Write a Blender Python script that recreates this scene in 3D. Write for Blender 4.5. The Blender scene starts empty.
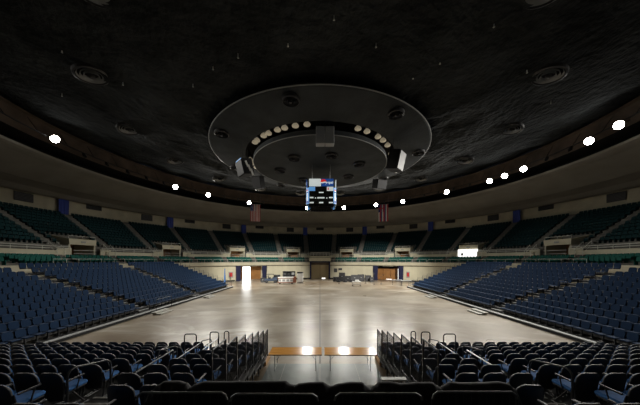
import bpy, math, random
from math import sin, cos, pi, radians as R, sqrt, atan2
from mathutils import Vector, Matrix
random.seed(7)
C = bpy.context.scene.collection
sc = bpy.context.scene

# ------------------------------------------------------------------ camera, world, lights
F, HX, HY, CZ = 240.0, 320.0, 260.0, 4.73      # focal length (px), vanishing point, eye height
cd = bpy.data.cameras.new('camera'); cam = bpy.data.objects.new('camera', cd); C.objects.link(cam)
cam.location = (0, 0, CZ); cam.rotation_euler = (pi/2, 0, 0)
cd.sensor_width = 36; cd.lens = F/640*36; cd.shift_y = (HY-202.5)/640; cd.clip_start = .05; cd.clip_end = 400
sc.camera = cam
w = bpy.data.worlds.new('world'); sc.world = w; w.use_nodes = True
w.node_tree.nodes['Background'].inputs[0].default_value = (.6, .75, 1, 1)
w.node_tree.nodes['Background'].inputs[1].default_value = .004
sc.view_settings.view_transform = 'Standard'; sc.view_settings.look = 'None'
sc.view_settings.gamma = 1; sc.view_settings.use_curve_mapping = False
sc.view_settings.exposure = 0.1
SPOT_W = 5200
CY = 30.0                                        # centre of the round hall

def pol(r, deg, z=0.0):
    a = R(deg); return Vector((r*sin(a), CY + r*cos(a), z))
def on_circle(px, r, far=True):
    """angle (deg from far point) where the sight line of a photo column meets the circle r round the hall's centre"""
    t = (px-HX)/F; A = 1+t*t; B = -2*CY; D = CY*CY-r*r
    q = sqrt(max(0, B*B-4*A*D)); Y = (-B+(q if far else -q))/(2*A)
    return math.degrees(atan2(t*Y, Y-CY)), Y

lamp_px = [(54,139),(175,187),(208,195),(249,203),(307,208),(344,208),(376,205),(403,201.5),(447,192),(490,181),(505,176),(524,169),(590,141),(620,125)]
lamps = []
for px, py in lamp_px:
    a, Y = on_circle(px, 31.3); lamps.append((a, min(19.1, max(17.9, CZ+(HY-py)*Y/F))))
for a in (-150, -118, 118, 150): lamps.append((a, 18.4))  # unseen fill spots, added out of view to brighten far wall and near stand
for a, z in lamps:
    p = pol(30.6, a, z-.25)
    ld = bpy.data.lights.new('flood_and_fill_beam', 'SPOT'); lo = bpy.data.objects.new('flood_and_fill_beam', ld); C.objects.link(lo)
    back = abs(a) > 140
    ld.energy = SPOT_W*(20 if back else .45 if abs(a) > 100 else 1); ld.spot_size = R(24 if back else 100); ld.spot_blend = .75; ld.shadow_soft_size = .3; ld.color = (1, .96, .88)
    lo.location = p
    tgt = pol(9, a, 0) if abs(a) < 100 else pol(8, a, 0)
    tgt.y -= 1
    if back: tgt = Vector((p.x*.9, 57, 0))
    lo.rotation_euler = (tgt-p).to_track_quat('-Z', 'Y').to_euler()

# ------------------------------------------------------------------ helpers
def mat(name, col, rough=.6, metal=0, emit=None, es=0, spec=.5, noise=None, bump=None, alpha=None):
    m = bpy.data.materials.new(name); m.use_nodes = True; nt = m.node_tree; b = nt.nodes['Principled BSDF']
    b.inputs['Base Color'].default_value = (*col, 1); b.inputs['Roughness'].default_value = rough
    b.inputs['Metallic'].default_value = metal; b.inputs['Specular IOR Level'].default_value = spec
    if emit: b.inputs['Emission Color'].default_value = (*emit, 1); b.inputs['Emission Strength'].default_value = es
    if noise or bump:
        tc = nt.nodes.new('ShaderNodeTexCoord')
    if noise:
        sc_, amt = noise
        n = nt.nodes.new('ShaderNodeTexNoise'); n.inputs['Scale'].default_value = sc_; n.inputs['Detail'].default_value = 5
        nt.links.new(tc.outputs['Object'], n.inputs['Vector'])
        r = nt.nodes.new('ShaderNodeValToRGB'); r.color_ramp.elements[0].position = .3; r.color_ramp.elements[1].position = .7
        r.color_ramp.elements[0].color = tuple(c*(1-amt) for c in col)+(1,); r.color_ramp.elements[1].color = tuple(min(1, c*(1+amt)) for c in col)+(1,)
        nt.links.new(n.outputs['Fac'], r.inputs['Fac']); nt.links.new(r.outputs['Color'], b.inputs['Base Color'])
    if bump:
        sc_, st, dist = bump
        n = nt.nodes.new('ShaderNodeTexNoise'); n.inputs['Scale'].default_value = sc_; n.inputs['Detail'].default_value = 4
        nt.links.new(tc.outputs['Object'], n.inputs['Vector'])
        k = nt.nodes.new('ShaderNodeBump'); k.inputs['Strength'].default_value = st; k.inputs['Distance'].default_value = dist
        nt.links.new(n.outputs['Fac'], k.inputs['Height']); nt.links.new(k.outputs['Normal'], b.inputs['Normal'])
    return m
M = dict(
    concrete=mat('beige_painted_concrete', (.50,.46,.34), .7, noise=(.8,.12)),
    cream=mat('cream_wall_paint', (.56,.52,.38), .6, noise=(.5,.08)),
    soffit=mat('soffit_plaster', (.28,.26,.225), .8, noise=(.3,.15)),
    tread=mat('grey_concrete_steps', (.13,.125,.11), .8, noise=(1.5,.2)),
    ceil=mat('black_sprayed_ceiling', (.032,.035,.036), 1.0, spec=.12, noise=(.35,.5), bump=(1.6,1,.5)),
    disc=mat('charcoal_ceiling_panel', (.048,.054,.058), .8, spec=.2, noise=(.6,.2), bump=(3,.3,.1)),
    black=mat('black_plastic', (.017,.017,.02), .5),
    blackm=mat('black_metal', (.012,.012,.013), .4, spec=.5),
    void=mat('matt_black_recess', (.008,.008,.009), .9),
    darkg=mat('dark_grey_metal', (.05,.05,.052), .5),
    steel=mat('brushed_steel', (.36,.37,.37), .36, metal=1),
    rail=mat('white_painted_rail', (.65,.65,.58), .5),
    white=mat('white_paint', (.75,.75,.72), .5),
    grey=mat('grey_paint', (.3,.31,.31), .5),
    trim=mat('pale_metal_trim', (.45,.45,.42), .4),
    blue=mat('blue_upholstery', (.03,.125,.33), .85, noise=(9,.2)),
    blueseat=mat('blue_moulded_seat', (.0045,.023,.064), .8, spec=.2),
    greenup=mat('shaded_teal_moulded_seat', (.004,.028,.032), .75, spec=.15),  # same teal seat, its colour darkened for the shade on the upper tier
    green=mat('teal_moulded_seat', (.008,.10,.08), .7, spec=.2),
    deck=mat('black_stand_deck', (.035,.034,.032), .6, noise=(2,.3)),
    nosing=mat('pale_step_nosing', (.38,.37,.33), .55),
    wood=mat('plywood_edge', (.42,.24,.10), .6),
    door=mat('varnished_wood_door', (.30,.14,.045), .4, noise=(1.2,.2)),
    shutter=mat('tan_roller_door', (.46,.36,.20), .5),
    navy=mat('navy_curtain', (.012,.014,.05), .9),
    bluecl=mat('blue_cloth', (.05,.08,.36), .85),
    vehicle=mat('dark_slate_blue_paint', (.03,.05,.09), .5),
    skirt=mat('sky_blue_cloth', (.06,.16,.40), .8),
    red=mat('red_paint', (.5,.03,.03), .5),
    orange=mat('rust_brown_trim', (.25,.09,.05), .5),
    brown=mat('brown_steel_truss', (.10,.07,.05), .7, noise=(.6,.4)),
    drape=mat('black_drape_cloth', (.014,.014,.016), .75, bump=(5,.3,.05)),
    lamp=mat('lamp_lens_lit', (1,1,1), .5, emit=(1,.98,.92), es=45),
    shade=mat('cream_lamp_glass', (.75,.68,.52), .4, emit=(1,.85,.6), es=.14),
    day=mat('daylight_glow', (1,1,1), .3, emit=(.95,.98,1), es=7),  # emission stands in for daylight outside the doorway
    daysoft=mat('soft_daylight_glow', (1,1,1), .5, emit=(1,.99,.95), es=1.6),  # weaker glow for daylight stand-ins, no wall is modelled
    led=mat('score_screen_dark', (.03,.033,.035), .25),
    signw=mat('backlit_white_sign', (.8,.82,.8), .4, emit=(.9,1,.97), es=.45),
    signb=mat('backlit_blue_sign', (.03,.10,.42), .4, emit=(.02,.10,.42), es=.35),
    signlb=mat('backlit_sky_sign', (.2,.45,.8), .4, emit=(.15,.42,.85), es=.5),
    signr=mat('backlit_red', (.7,.03,.03), .4, emit=(.8,.03,.03), es=.5),
    flagr=mat('flag_red', (.45,.03,.04), .8), flagw=mat('flag_white', (.6,.6,.58), .8), flagb=mat('flag_navy', (.02,.03,.16), .8),
)
# floor: polished, stained concrete
def floor_mat():
    m = bpy.data.materials.new('polished_stained_concrete'); m.use_nodes = True; nt = m.node_tree; b = nt.nodes['Principled BSDF']; L = nt.links
    tc = nt.nodes.new('ShaderNodeTexCoord')
    def noise(s, d=6, dist=0, sx=1, sy=1, rough=.6):
        mp = nt.nodes.new('ShaderNodeMapping'); mp.inputs['Scale'].default_value = (sx, sy, 1)
        n = nt.nodes.new('ShaderNodeTexNoise'); n.inputs['Scale'].default_value = s; n.inputs['Detail'].default_value = d; n.inputs['Distortion'].default_value = dist; n.inputs['Roughness'].default_value = rough
        L.new(tc.outputs['Object'], mp.inputs[0]); L.new(mp.outputs[0], n.inputs['Vector']); return n
    def ramp(n, stops):
        r = nt.nodes.new('ShaderNodeValToRGB'); e = r.color_ramp.elements
        e[0].position, e[0].color = stops[0]; e[1].position, e[1].color = stops[-1]
        for p, c in stops[1:-1]: k = e.new(p); k.color = c
        L.new(n.outputs['Fac'], r.inputs['Fac']); return r
    def mix(a, b_, fac, mode='MIX'):
        x = nt.nodes.new('ShaderNodeMixRGB'); x.blend_type = mode
        if isinstance(fac, float): x.inputs[0].default_value = fac
        else: L.new(fac, x.inputs[0])
        L.new(a, x.inputs[1])
        if isinstance(b_, tuple): x.inputs[2].default_value = b_
        else: L.new(b_, x.inputs[2])
        return x.outputs[0]
    base = ramp(noise(.11, 8, .8), [(.36,(.19,.14,.09,1)),(.5,(.28,.23,.165,1)),(.64,(.37,.325,.255,1))]).outputs[0]
    blot = ramp(noise(.3, 7, .4), [(.38,(.72,.68,.62,1)),(.5,(.95,.94,.92,1)),(.62,(1.15,1.15,1.15,1))]).outputs[0]
    c = mix(base, blot, .8, 'MULTIPLY')
    streak = ramp(noise(.32, 5, .8, .55, 1.2), [(.53,(0,0,0,1)),(.64,(1,1,1,1))]).outputs[0]
    c = mix(c, (.52,.49,.43,1), mix(streak, (.6,.6,.6,1), 1.0, 'MULTIPLY'))
    # seam down the middle and slab joints
    sep = nt.nodes.new('ShaderNodeSeparateXYZ'); L.new(tc.outputs['Object'], sep.inputs[0])
    def band(out, per, wid):
        a = nt.nodes.new('ShaderNodeMath'); a.operation = 'PINGPONG'; a.inputs[1].default_value = per; L.new(out, a.inputs[0])
        l = nt.nodes.new('ShaderNodeMath'); l.operation = 'LESS_THAN'; l.inputs[1].default_value = wid; L.new(a.outputs[0], l.inputs[0]); return l.outputs[0]
    s1 = band(sep.outputs[0], 15.2, .045); s2 = band(sep.outputs[1], 6.35, .04)
    mm = nt.nodes.new('ShaderNodeMath'); mm.operation = 'MAXIMUM'; L.new(s1, mm.inputs[0])
    h = nt.nodes.new('ShaderNodeMath'); h.operation = 'MULTIPLY'; h.inputs[1].default_value = .35; L.new(s2, h.inputs[0]); L.new(h.outputs[0], mm.inputs[1])
    c = mix(c, (.09,.075,.06,1), mm.outputs[0])
    # faint painted circle left on the slab
    ln = nt.nodes.new('ShaderNodeVectorMath'); ln.operation = 'DISTANCE'; ln.inputs[1].default_value = (-3.5, 27, 0); L.new(tc.outputs['Object'], ln.inputs[0])
    s = nt.nodes.new('ShaderNodeMath'); s.operation = 'SUBTRACT'; s.inputs[1].default_value = 2.9; L.new(ln.outputs['Value'], s.inputs[0])
    ab = nt.nodes.new('ShaderNodeMath'); ab.operation = 'ABSOLUTE'; L.new(s.outputs[0], ab.inputs[0])
    lt = nt.nodes.new('ShaderNodeMath'); lt.operation = 'LESS_THAN'; lt.inputs[1].default_value = .07; L.new(ab.outputs[0], lt.inputs[0])
    g = nt.nodes.new('ShaderNodeMath'); g.operation = 'MULTIPLY'; g.inputs[1].default_value = .3; L.new(lt.outputs[0], g.inputs[0])
    c = mix(c, (.45,.43,.38,1), g.outputs[0])
    L.new(c, b.inputs['Base Color'])
    rr = ramp(noise(.12, 1, 0), [(.3,(.27,.27,.27,1)),(.7,(.36,.36,.36,1))]); L.new(rr.outputs[0], b.inputs['Roughness'])
    b.inputs['Specular IOR Level'].default_value = .55
    return m
M['floor'] = floor_mat()
def mat_ply():
    m = mat('varnished_plywood', (.62,.30,.07), .16, spec=.6); nt = m.node_tree; b = nt.nodes['Principled BSDF']
    tc = nt.nodes.new('ShaderNodeTexCoord'); mp = nt.nodes.new('ShaderNodeMapping'); mp.inputs['Scale'].default_value = (1.2, 14, 1)
    n = nt.nodes.new('ShaderNodeTexNoise'); n.inputs['Scale'].default_value = 1.5; n.inputs['Detail'].default_value = 4
    r = nt.nodes.new('ShaderNodeValToRGB'); r.color_ramp.elements[0].position = .35; r.color_ramp.elements[0].color = (.70,.30,.05,1); r.color_ramp.elements[1].color = (.98,.54,.15,1)
    nt.links.new(tc.outputs['Object'], mp.inputs[0]); nt.links.new(mp.outputs[0], n.inputs['Vector']); nt.links.new(n.outputs['Fac'], r.inputs['Fac']); nt.links.new(r.outputs[0], b.inputs['Base Color'])
    return m
M['ply'] = mat_ply()
M['mat_'] = mat('grey_green_floor_mat', (.19,.23,.22), .3, noise=(.7,.35))

class MB:
    def __init__(s): s.v = []; s.f = []; s.sm = False
    def add(s, vs, fs):
        o = len(s.v); s.v += [Vector(v) for v in vs]; s.f += [tuple(i+o for i in f) for f in fs]; return s
    def box(s, c, d, rz=0, bev=0, M_=None):
        x, y, z = [k/2 for k in d]; m = Matrix.Translation(c) @ Matrix.Rotation(rz, 4, 'Z')
        if M_ is not None: m = m @ M_
        if bev:
            e = min(bev, x*.9, y*.9, z*.9); vs = []; 
            for sx in (-1,1):
                for sy in (-1,1):
                    for sz in (-1,1):
                        vs += [(sx*x, sy*(y-e), sz*(z-e)), (sx*(x-e), sy*y, sz*(z-e)), (sx*(x-e), sy*(y-e), sz*z)]
            def i(sx,sy,sz,k): return ((sx>0)*4+(sy>0)*2+(sz>0))*3+k
            fs = []
            for q in (-1,1):
                fs.append([i(q,-1,-1,0),i(q,1,-1,0),i(q,1,1,0),i(q,-1,1,0)][::q])
                fs.append([i(-1,q,-1,1),i(-1,q,1,1),i(1,q,1,1),i(1,q,-1,1)][::q])
                fs.append([i(-1,-1,q,2),i(1,-1,q,2),i(1,1,q,2),i(-1,1,q,2)][::q])
            for a in (-1,1):
                for b in (-1,1):
                    q = a*b
                    fs.append([i(a,b,-1,0),i(a,b,-1,1),i(a,b,1,1),i(a,b,1,0)][::q])
                    fs.append([i(a,-1,b,2),i(a,-1,b,0),i(a,1,b,0),i(a,1,b,2)][::q])
                    fs.append([i(-1,a,b,1),i(-1,a,b,2),i(1,a,b,2),i(1,a,b,1)][::q])
            for a in (-1,1):
                for b in (-1,1):
                    for c_ in (-1,1):
                        fs.append([i(a,b,c_,0),i(a,b,c_,1),i(a,b,c_,2)][::a*b*c_])
        else:
            vs = [(sx*x, sy*y, sz*z) for sx in (-1,1) for sy in (-1,1) for sz in (-1,1)]
            fs = [(0,1,3,2),(4,6,7,5),(0,4,5,1),(2,3,7,6),(0,2,6,4),(1,5,7,3)]
        return s.add([m @ Vector(v) for v in vs], fs)
    def tube(s, pts, r, n=6, closed=False):
        pts = [Vector(p) for p in pts]; rings = []
        up0 = None
        for i, p in enumerate(pts):
            if closed: t = pts[(i+1)%len(pts)]-pts[i-1]
            else: t = pts[min(i+1, len(pts)-1)]-pts[max(i-1, 0)]
            t.normalize(); a = Vector((0,0,1)) if abs(t.z) < .9 else Vector((1,0,0))
            if up0 is not None and abs(up0.dot(t)) < .9: a = up0
            u = t.cross(a).normalized(); w_ = u.cross(t).normalized(); up0 = w_
            rings.append([p+u*r*cos(2*pi*k/n)+w_*r*sin(2*pi*k/n) for k in range(n)])
        vs = [v for q in rings for v in q]; fs = []; N = len(rings)
        for i in range(N if closed else N-1):
            j = (i+1) % N
            for k in range(n): fs.append((i*n+k, i*n+(k+1)%n, j*n+(k+1)%n, j*n+k))
        if not closed: fs += [tuple(range(n))[::-1], tuple((N-1)*n+k for k in range(n))]
        return s.add(vs, fs)
    def lathe(s, prof, c=(0,0,0), n=24, a0=0, a1=360, ax=None):
        """prof: (r,z) list revolved round Z at c; angles in degrees from +Y"""
        full = abs(a1-a0-360) < 1e-6; m = n if full else n+1; vs = []; fs = []
        for i in range(m):
            a = R(a0+(a1-a0)*i/n)
            for r, z in prof: vs.append(Vector((r*sin(a), r*cos(a), z)))
        if ax is not None: vs = [ax @ v for v in vs]
        vs = [v+Vector(c) for v in vs]; k = len(prof)
        for i in range(n):
            j = (i+1) % m
            for q in range(k-1): fs.append((i*k+q, i*k+q+1, j*k+q+1, j*k+q))
        return s.add(vs, fs)
    def arcbox(s, r0, r1, z0, z1, a0, a1, step=3.0):
        n = max(1, int(abs(a1-a0)/step+.5)); vs = []; fs = []
        for i in range(n+1):
            a = a0+(a1-a0)*i/n
            vs += [pol(r0,a,z0), pol(r1,a,z0), pol(r1,a,z1), pol(r0,a,z1)]
        for i in range(n):
            o = i*4; p = o+4
            for q in range(4): fs.append((o+q, p+q, p+(q+1)%4, o+(q+1)%4))
        fs += [(0,1,2,3), (n*4+3, n*4+2, n*4+1, n*4)]
        return s.add(vs, fs)
    def prism(s, outline, depth, m=None):
        """outline (x,z) extruded along y, centred"""
        n = len(outline); vs = [Vector((x, -depth/2, z)) for x, z in outline]+[Vector((x, depth/2, z)) for x, z in outline]
        if m is not None: vs = [m @ v for v in vs]
        return s.add(vs, [tuple(range(n)), tuple(range(2*n-1, n-1, -1))]+[(i, i+n, (i+1)%n+n, (i+1)%n) for i in range(n)])
    def mesh(s, name, m, smooth=False):
        me = bpy.data.meshes.new(name); me.from_pydata([tuple(v) for v in s.v], [], s.f)
        ms = m if isinstance(m, (list, tuple)) else [m]
        for x in ms: me.materials.append(x)
        if smooth:
            for p in me.polygons: p.use_smooth = True
        me.validate(); return me
    def build(s, name, m, parent=None, smooth=False, loc=None, rz=0):
        o = bpy.data.objects.new(name, s.mesh(name, m, smooth)); C.objects.link(o)
        if parent is not None: o.parent = parent
        if loc is not None: o.location = loc
        if rz: o.rotation_euler.z = rz
        return o
def fixn(o):
    import bmesh
    b = bmesh.new(); b.from_mesh(o.data); bmesh.ops.recalc_face_normals(b, faces=b.faces); b.to_mesh(o.data); b.free(); return o
def tag(o, label, cat, group=None, kind=None):
    o['label'] = label; o['category'] = cat
    if group: o['group'] = group
    if kind: o['kind'] = kind
    return o
def st(o, label=None):
    o['kind'] = 'structure'
    if label: o['label'] = label
    return o
def empty(name, loc=(0,0,0), rz=0):
    o = bpy.data.objects.new(name, None); C.objects.link(o); o.location = loc; o.rotation_euler.z = rz; o.empty_display_size = .1; return o
def copy_tree(o, parent=None):
    c = o.copy(); C.objects.link(c)
    if parent is not None: c.parent = parent
    for ch in KIDS.get(o.name, []): copy_tree(ch, c)
    return c
KIDS = {}
def reg(o, *ch): KIDS[o.name] = list(ch); return o
ORD = ['zeroth','first','second','third','fourth','fifth','sixth','seventh','eighth','ninth','tenth','eleventh','twelfth','thirteenth','fourteenth','fifteenth','sixteenth','seventeenth','eighteenth','nineteenth','twentieth']
def ordn(n):
    if n <= 20: return ORD[n]
    tens = {2:'twenty',3:'thirty',4:'forty',5:'fifty',6:'sixty',7:'seventy',8:'eighty',9:'ninety'}
    if n % 10 == 0: return tens[n//10][:-1]+'ieth'
    return tens[n//10]+'-'+ORD[n%10]

# ------------------------------------------------------------------ setting
WA = 150
fl = MB().add([(-34,-4,0),(34,-4,0),(34,68,0),(-34,68,0)], [(0,1,2,3)]).build('floor', M['floor']); st(fl)
# lower wall below the balcony with its three openings
OPEN = [(-38.5,-25.6,3.35),(-4.3,4.3,4.35),(24.9,38.1,3.35)]
wl = MB(); a = -WA
for o0, o1, zt in OPEN: wl.arcbox(30.3, 30.6, 0, 3.5, a, o0); a = o1
wl.arcbox(30.3, 30.6, 0, 3.5, a, WA); st(fixn(wl.build('wall_lower', M['cream'])))
bb = MB(); a = -60
for o0, o1, zt in OPEN: bb.arcbox(30.22, 30.3, 0, .28, a, o0-.4); a = o1+.4
bb.arcbox(30.22, 30.3, 0, .28, a, 60); st(fixn(bb.build('baseboard_far', M['void'])))
# vertical joints of the wall panels
j = MB()
for k in range(-40, 41):
    a = k*2.2
    if not any(o0-1 < a < o1+1 for o0, o1, _ in OPEN): j.arcbox(30.27, 30.3, .3, 3.4, a-.04, a+.04)
st(fixn(j.build('trim_1', M['concrete'])))
# balcony slab with rounded beige fascia
fa = MB()
prof = [(29.95,3.45),(29.85,3.6),(29.85,4.1),(29.95,4.2),(30.4,4.22)]
for s0, s1 in ((-WA,-4.5),(4.5,WA)):
    fa.lathe([(31.0,3.45)]+prof+[(31.0,4.22)], (0,CY,0), n=70, a0=s0, a1=s1)
    fa.arcbox(30.0, 33.3, 3.5, 4.2, s0, s1)
st(fixn(fa.build('trim_2', M['concrete'])))
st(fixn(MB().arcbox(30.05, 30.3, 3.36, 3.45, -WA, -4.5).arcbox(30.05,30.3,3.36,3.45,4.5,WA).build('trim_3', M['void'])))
# stepped concrete of the balcony: lower three rows, cross aisle, upper rows
stp = MB()
for k in range(3): stp.arcbox(30.4+.75*k, 33.4, 4.0+.2*k, 4.24+.2*k, -WA, WA)
stp.arcbox(32.55, 33.4, 4.6, 5.1, -WA, WA)
st(fixn(stp.build('floor_balcony', M['tread'])))
UR0, UT, UZ0, UH, UN = 33.6, .77, 6.72, .49, 11
VOM = [12+24*k for k in range(-5, 5)]            # vomitory angles
def in_vom(a, half): return any(abs(a-v) < half for v in VOM)
up = MB()
for k in range(UN+1):
    r = UR0+UT*k
    segs = []
    if k < 3:
        a = -WA
        for v in VOM: 
            segs.append((a, v-3.2)); a = v+3.2
        segs.append((a, WA))
    else: segs = [(-WA, WA)]
    for s0, s1 in segs: up.arcbox(r, r+UT+.1, UZ0+UH*k-UH-.1, UZ0+UH*k, s0, s1)
st(fixn(up.build('floor_upper_tier', M['tread'])))
# steps in the radial aisles
sp = MB()
for k in range(-12, 12):
    a = 6+12*k
    if abs(a) > 120: continue
    for i in range(UN):
        r = UR0+UT*i; ha = math.degrees(.5/r)
        sp.arcbox(r+.02, r+.42, UZ0+UH*i, UZ0+UH*i+.235, a-ha, a+ha)
st(fixn(sp.build('trim_4', M['tread'])))
# parapet wall of the cross aisle
cw = MB(); a = -WA
for v in VOM: cw.arcbox(33.35, 33.6, 4.9, 6.7, a, v-2.9); a = v+2.9
cw.arcbox(33.35, 33.6, 4.9, 6.7, a, WA); st(fixn(cw.build('wall_cross_aisle', M['tread'])))
lw = MB(); a = -WA
for v in VOM+[None]:
    e = WA if v is None else v-4.6
    n_ = max(1, int((e-a)/4))
    if a < 0 < e: lw.arcbox(32.6, 32.7, 5.4, 5.95, a, -4.6); lw.arcbox(32.6, 32.7, 5.4, 5.95, 4.6, e)
    else: lw.arcbox(32.6, 32.7, 5.4, 5.95, a, e)
    if v is not None: a = v+4.6
st(fixn(lw.build('wall_low_parapet', M['cream'])))
st(fixn(MB().lathe([(36.6,4.9),(36.6,8.1)], (0,CY,0), n=90, a0=-WA, a1=WA).build('wall_concourse', M['door'])))
# back wall and stepped soffit
st(fixn(MB().lathe([(42.9,11.5),(42.9,14.6)], (0,CY,0), n=120, a0=-180, a1=180).build('wall_back', M['concrete'])))
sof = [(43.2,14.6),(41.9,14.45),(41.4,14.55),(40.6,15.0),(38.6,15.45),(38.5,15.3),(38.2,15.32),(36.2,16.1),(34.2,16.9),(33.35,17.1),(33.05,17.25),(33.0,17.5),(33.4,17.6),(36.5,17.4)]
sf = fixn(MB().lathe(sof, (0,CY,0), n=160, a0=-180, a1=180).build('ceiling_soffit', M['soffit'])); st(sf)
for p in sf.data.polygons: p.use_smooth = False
# dark cove, brown drum and sagging dark roof
st(fixn(MB().lathe([(36.5,17.2),(36.2,19.0),(33.0,19.1)], (0,CY,0), n=120, a0=-180, a1=180).build('trim_5', M['void'])))
st(fixn(MB().lathe([(33.0,18.9),(32.8,20.9),(32.2,20.95)], (0,CY,0), n=120, a0=-180, a1=180).build('trim_6', M['brown'])))
cb = MB()
NR, NA = 46, 240
import mathutils.noise as mn
def ceil_z(r):
    pts = [(12.4,18.15),(17,18.4),(21,19.05),(25,19.9),(29,20.8),(32.6,21.5),(33.4,21.5)]
    for (r0,z0),(r1,z1) in zip(pts, pts[1:]):
        if r <= r1: t = (r-r0)/(r1-r0); return z0+(z1-z0)*t
    return pts[-1][1]
vs = []; fs = []
for i in range(NR+1):
    r = 11.5+21.9*i/NR
    for k in range(NA):
        a = 360*k/NA; p = pol(r, a)
        n = mn.noise(Vector((p.x*.22, p.y*.22, 0)))*.22+mn.noise(Vector((p.x*.8, p.y*.8, 3)))*.09
        n += .18*cos(R(a*32))*max(0, min(1, (r-27)/4))
        vs.append((p.x, p.y, ceil_z(r)+n))
for i in range(NR):
    for k in range(NA): fs.append((i*NA+k, i*NA+(k+1)%NA, (i+1)*NA+(k+1)%NA, (i+1)*NA+k))
ce = cb.add(vs, fs).build('ceiling', M['ceil'], smooth=True); fixn(ce); st(ce)
# hung round canopy in the middle
d1 = MB().lathe([(8.9,18.6),(8.9,16.95),(9.0,16.9),(12.5,17.38),(12.62,17.45),(12.6,17.52),(11.9,17.6),(11.9,18.4)], (0,CY,0), n=96); st(fixn(d1.build('ceiling_canopy', M['disc'])))
d2 = MB().lathe([(.01,16.3),(7.9,16.2),(8.02,16.25),(8.02,16.7),(7.8,16.8)], (0,CY,0), n=96); st(fixn(d2.build('ceiling_disc', M['disc'])))
st(fixn(MB().lathe([(.01,18.3),(9.0,18.3)], (0,CY,0), n=60).build('ceiling_slot', M['void'])))
st(fixn(MB().lathe([(8.0,16.19),(8.06,16.19),(8.06,16.25)], (0,CY,0), n=96).lathe([(12.6,17.42),(12.66,17.44),(12.66,17.5)], (0,CY,0), n=96).build('trim_7', M['grey'])))

# ------------------------------------------------------------------ portals at floor level
def portal(name, a0, a1, zt, back, door_m, label, curtains=True):
    """short passage behind the opening"""
    p0, p1 = pol(30.3, a0), pol(30.3, a1); mid = (p0+p1)/2; u = (p1-p0).normalized(); n = Vector((u.y, -u.x, 0)); 
    if n.dot(Vector((mid.x, mid.y-CY, 0))) < 0: n = -n
    W = (p1-p0).length; rz = atan2(u.y, u.x)
    sh = MB()
    for q, e in ((p0, -1), (p1, 1)): sh.box(q+n*back/2+u*e*.1+Vector((0,0,zt/2)), (.2, back, zt), rz)
    sh.box(mid+n*back/2+Vector((0,0,zt+.1)), (W+.4, back, .2), rz)
    o = sh.build(name, M['cream']); st(o)
    return mid, u, n, W, rz
mid, u, n, W, rz = portal('wall_passage_left', -38.5, -25.6, 3.3, 3.5, None, '')
# wood back wall with a daylit doorway
def atp(px, Y): return (px-HX)/F*Y
bw = MB(); pc = mid+n*3.4
def seg(s0, s1, z0, z1, m, name, d=.12, off=0, b=None):
    b = b or MB(); c = pc+u*((s0+s1)/2)+n*off; b.box((c.x, c.y, (z0+z1)/2), (s1-s0, d, z1-z0), rz); return b.build(name, m)
# where do the photo's door columns fall on the back wall line?
def s_of(px):
    t = (px-HX)/F; # solve (pc+u*s).x = t*(pc+u*s).y
    return (t*pc.y-pc.x)/(u.x-t*u.y)
sa, sb = s_of(242.3), s_of(250.6)
st(seg(-W/2, sa, 0, 3.3, M['door'], 'wall_passage_back'))
st(seg(sb, W/2, 0, 3.3, M['door'], 'wall_passage_back'))
st(seg(sa, sb, 3.05, 3.3, M['door'], 'wall_passage_back'))
dd = empty('door_1', pc+u*((sa+sb)/2), rz); st(dd)
for s in (-1,1): MB().box((s*(sb-sa)/2, 0, 1.52), (.1,.2,3.04)).build('door_frame', M['darkg'], dd)
dyl = MB().box((0,.25,1.52), (sb-sa,.04,3.0)).build('glow_panel_1', M['day'], dd); st(dyl)  # glowing panel standing in for daylight beyond the open doorway
mr = (pc, u, n, rz)
mid, u, n, W, rz = portal('wall_passage_right', 24.9, 38.1, 3.3, 2.4, None, ''); pc = mid+n*2.3
st(seg(-W/2, W/2, 2.75, 3.3, M['void'], 'wall_passage_header'))
ds = empty('door_2', pc, rz); st(ds)
nd = 4
for i in range(nd):
    x = -W/2+W*(i+.5)/nd
    lf = MB().box((x,0,1.4), (W/nd-.05,.08,2.8), bev=.02).build('door_leaf', M['door'], ds)
    MB().box((x+(W/nd/2-.2)*(1 if i%2 == 0 else -1), -.09, 1.1), (.06,.06,.4), bev=.02).build('door_handle', M['steel'], lf)
sg = MB().box((W*.26,-.05,1.4),(.09,.04,2.5)).build('glow_panel_2', M['daysoft'], ds); st(sg)  # upright glowing strip laid on the door leaves, no glazing
sg = MB().box((-W*.05,-.05,.12),(1.3,.04,.1)).build('glow_panel_3', M['daysoft'], ds); st(sg)  # flat glowing strip low on the door leaves
mid, u, n, W, rz = portal('wall_passage_middle', -4.3, 4.3, 4.25, .7, None, ''); pc = mid+n*.5
st(seg(-W/2, W/2, 3.5, 4.3, M['brown'], 'wall_passage_header'))
ds = empty('door_3', pc-n*.0, rz); st(ds)
for i in range(2):
    lf = MB().box(((i-.5)*W/2,0,1.75), (W/2-.04,.08,3.5), bev=.02).build('door_leaf', M['shutter'], ds)
    for kk in range(4): MB().box(((i-.5)*W/2,-.06,.5+kk*.85), (W/2-.1,.04,.03)).build('door_rib', M['shutter'], lf)
sg = MB().box((.9,-.06,.13),(.9,.04,.2)).build('glow_panel_4', M['daysoft'], ds); st(sg)  # small glowing slab at the foot of the door
# navy frame and projecting beige header of the middle portal
t = MB()
for s in (-1,1): t.box((s*2.35, 59.95, 2.15), (.36,.7,4.3), bev=.03)
t.box((0,59.95,4.3),(5.06,.7,.3), bev=.03); st(t.build('trim_8', M['navy']))
hb = MB().box((0,60.2,4.9),(5.3,1.4,.9), bev=.05); st(hb.build('wall_portal_header', M['cream']))
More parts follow.
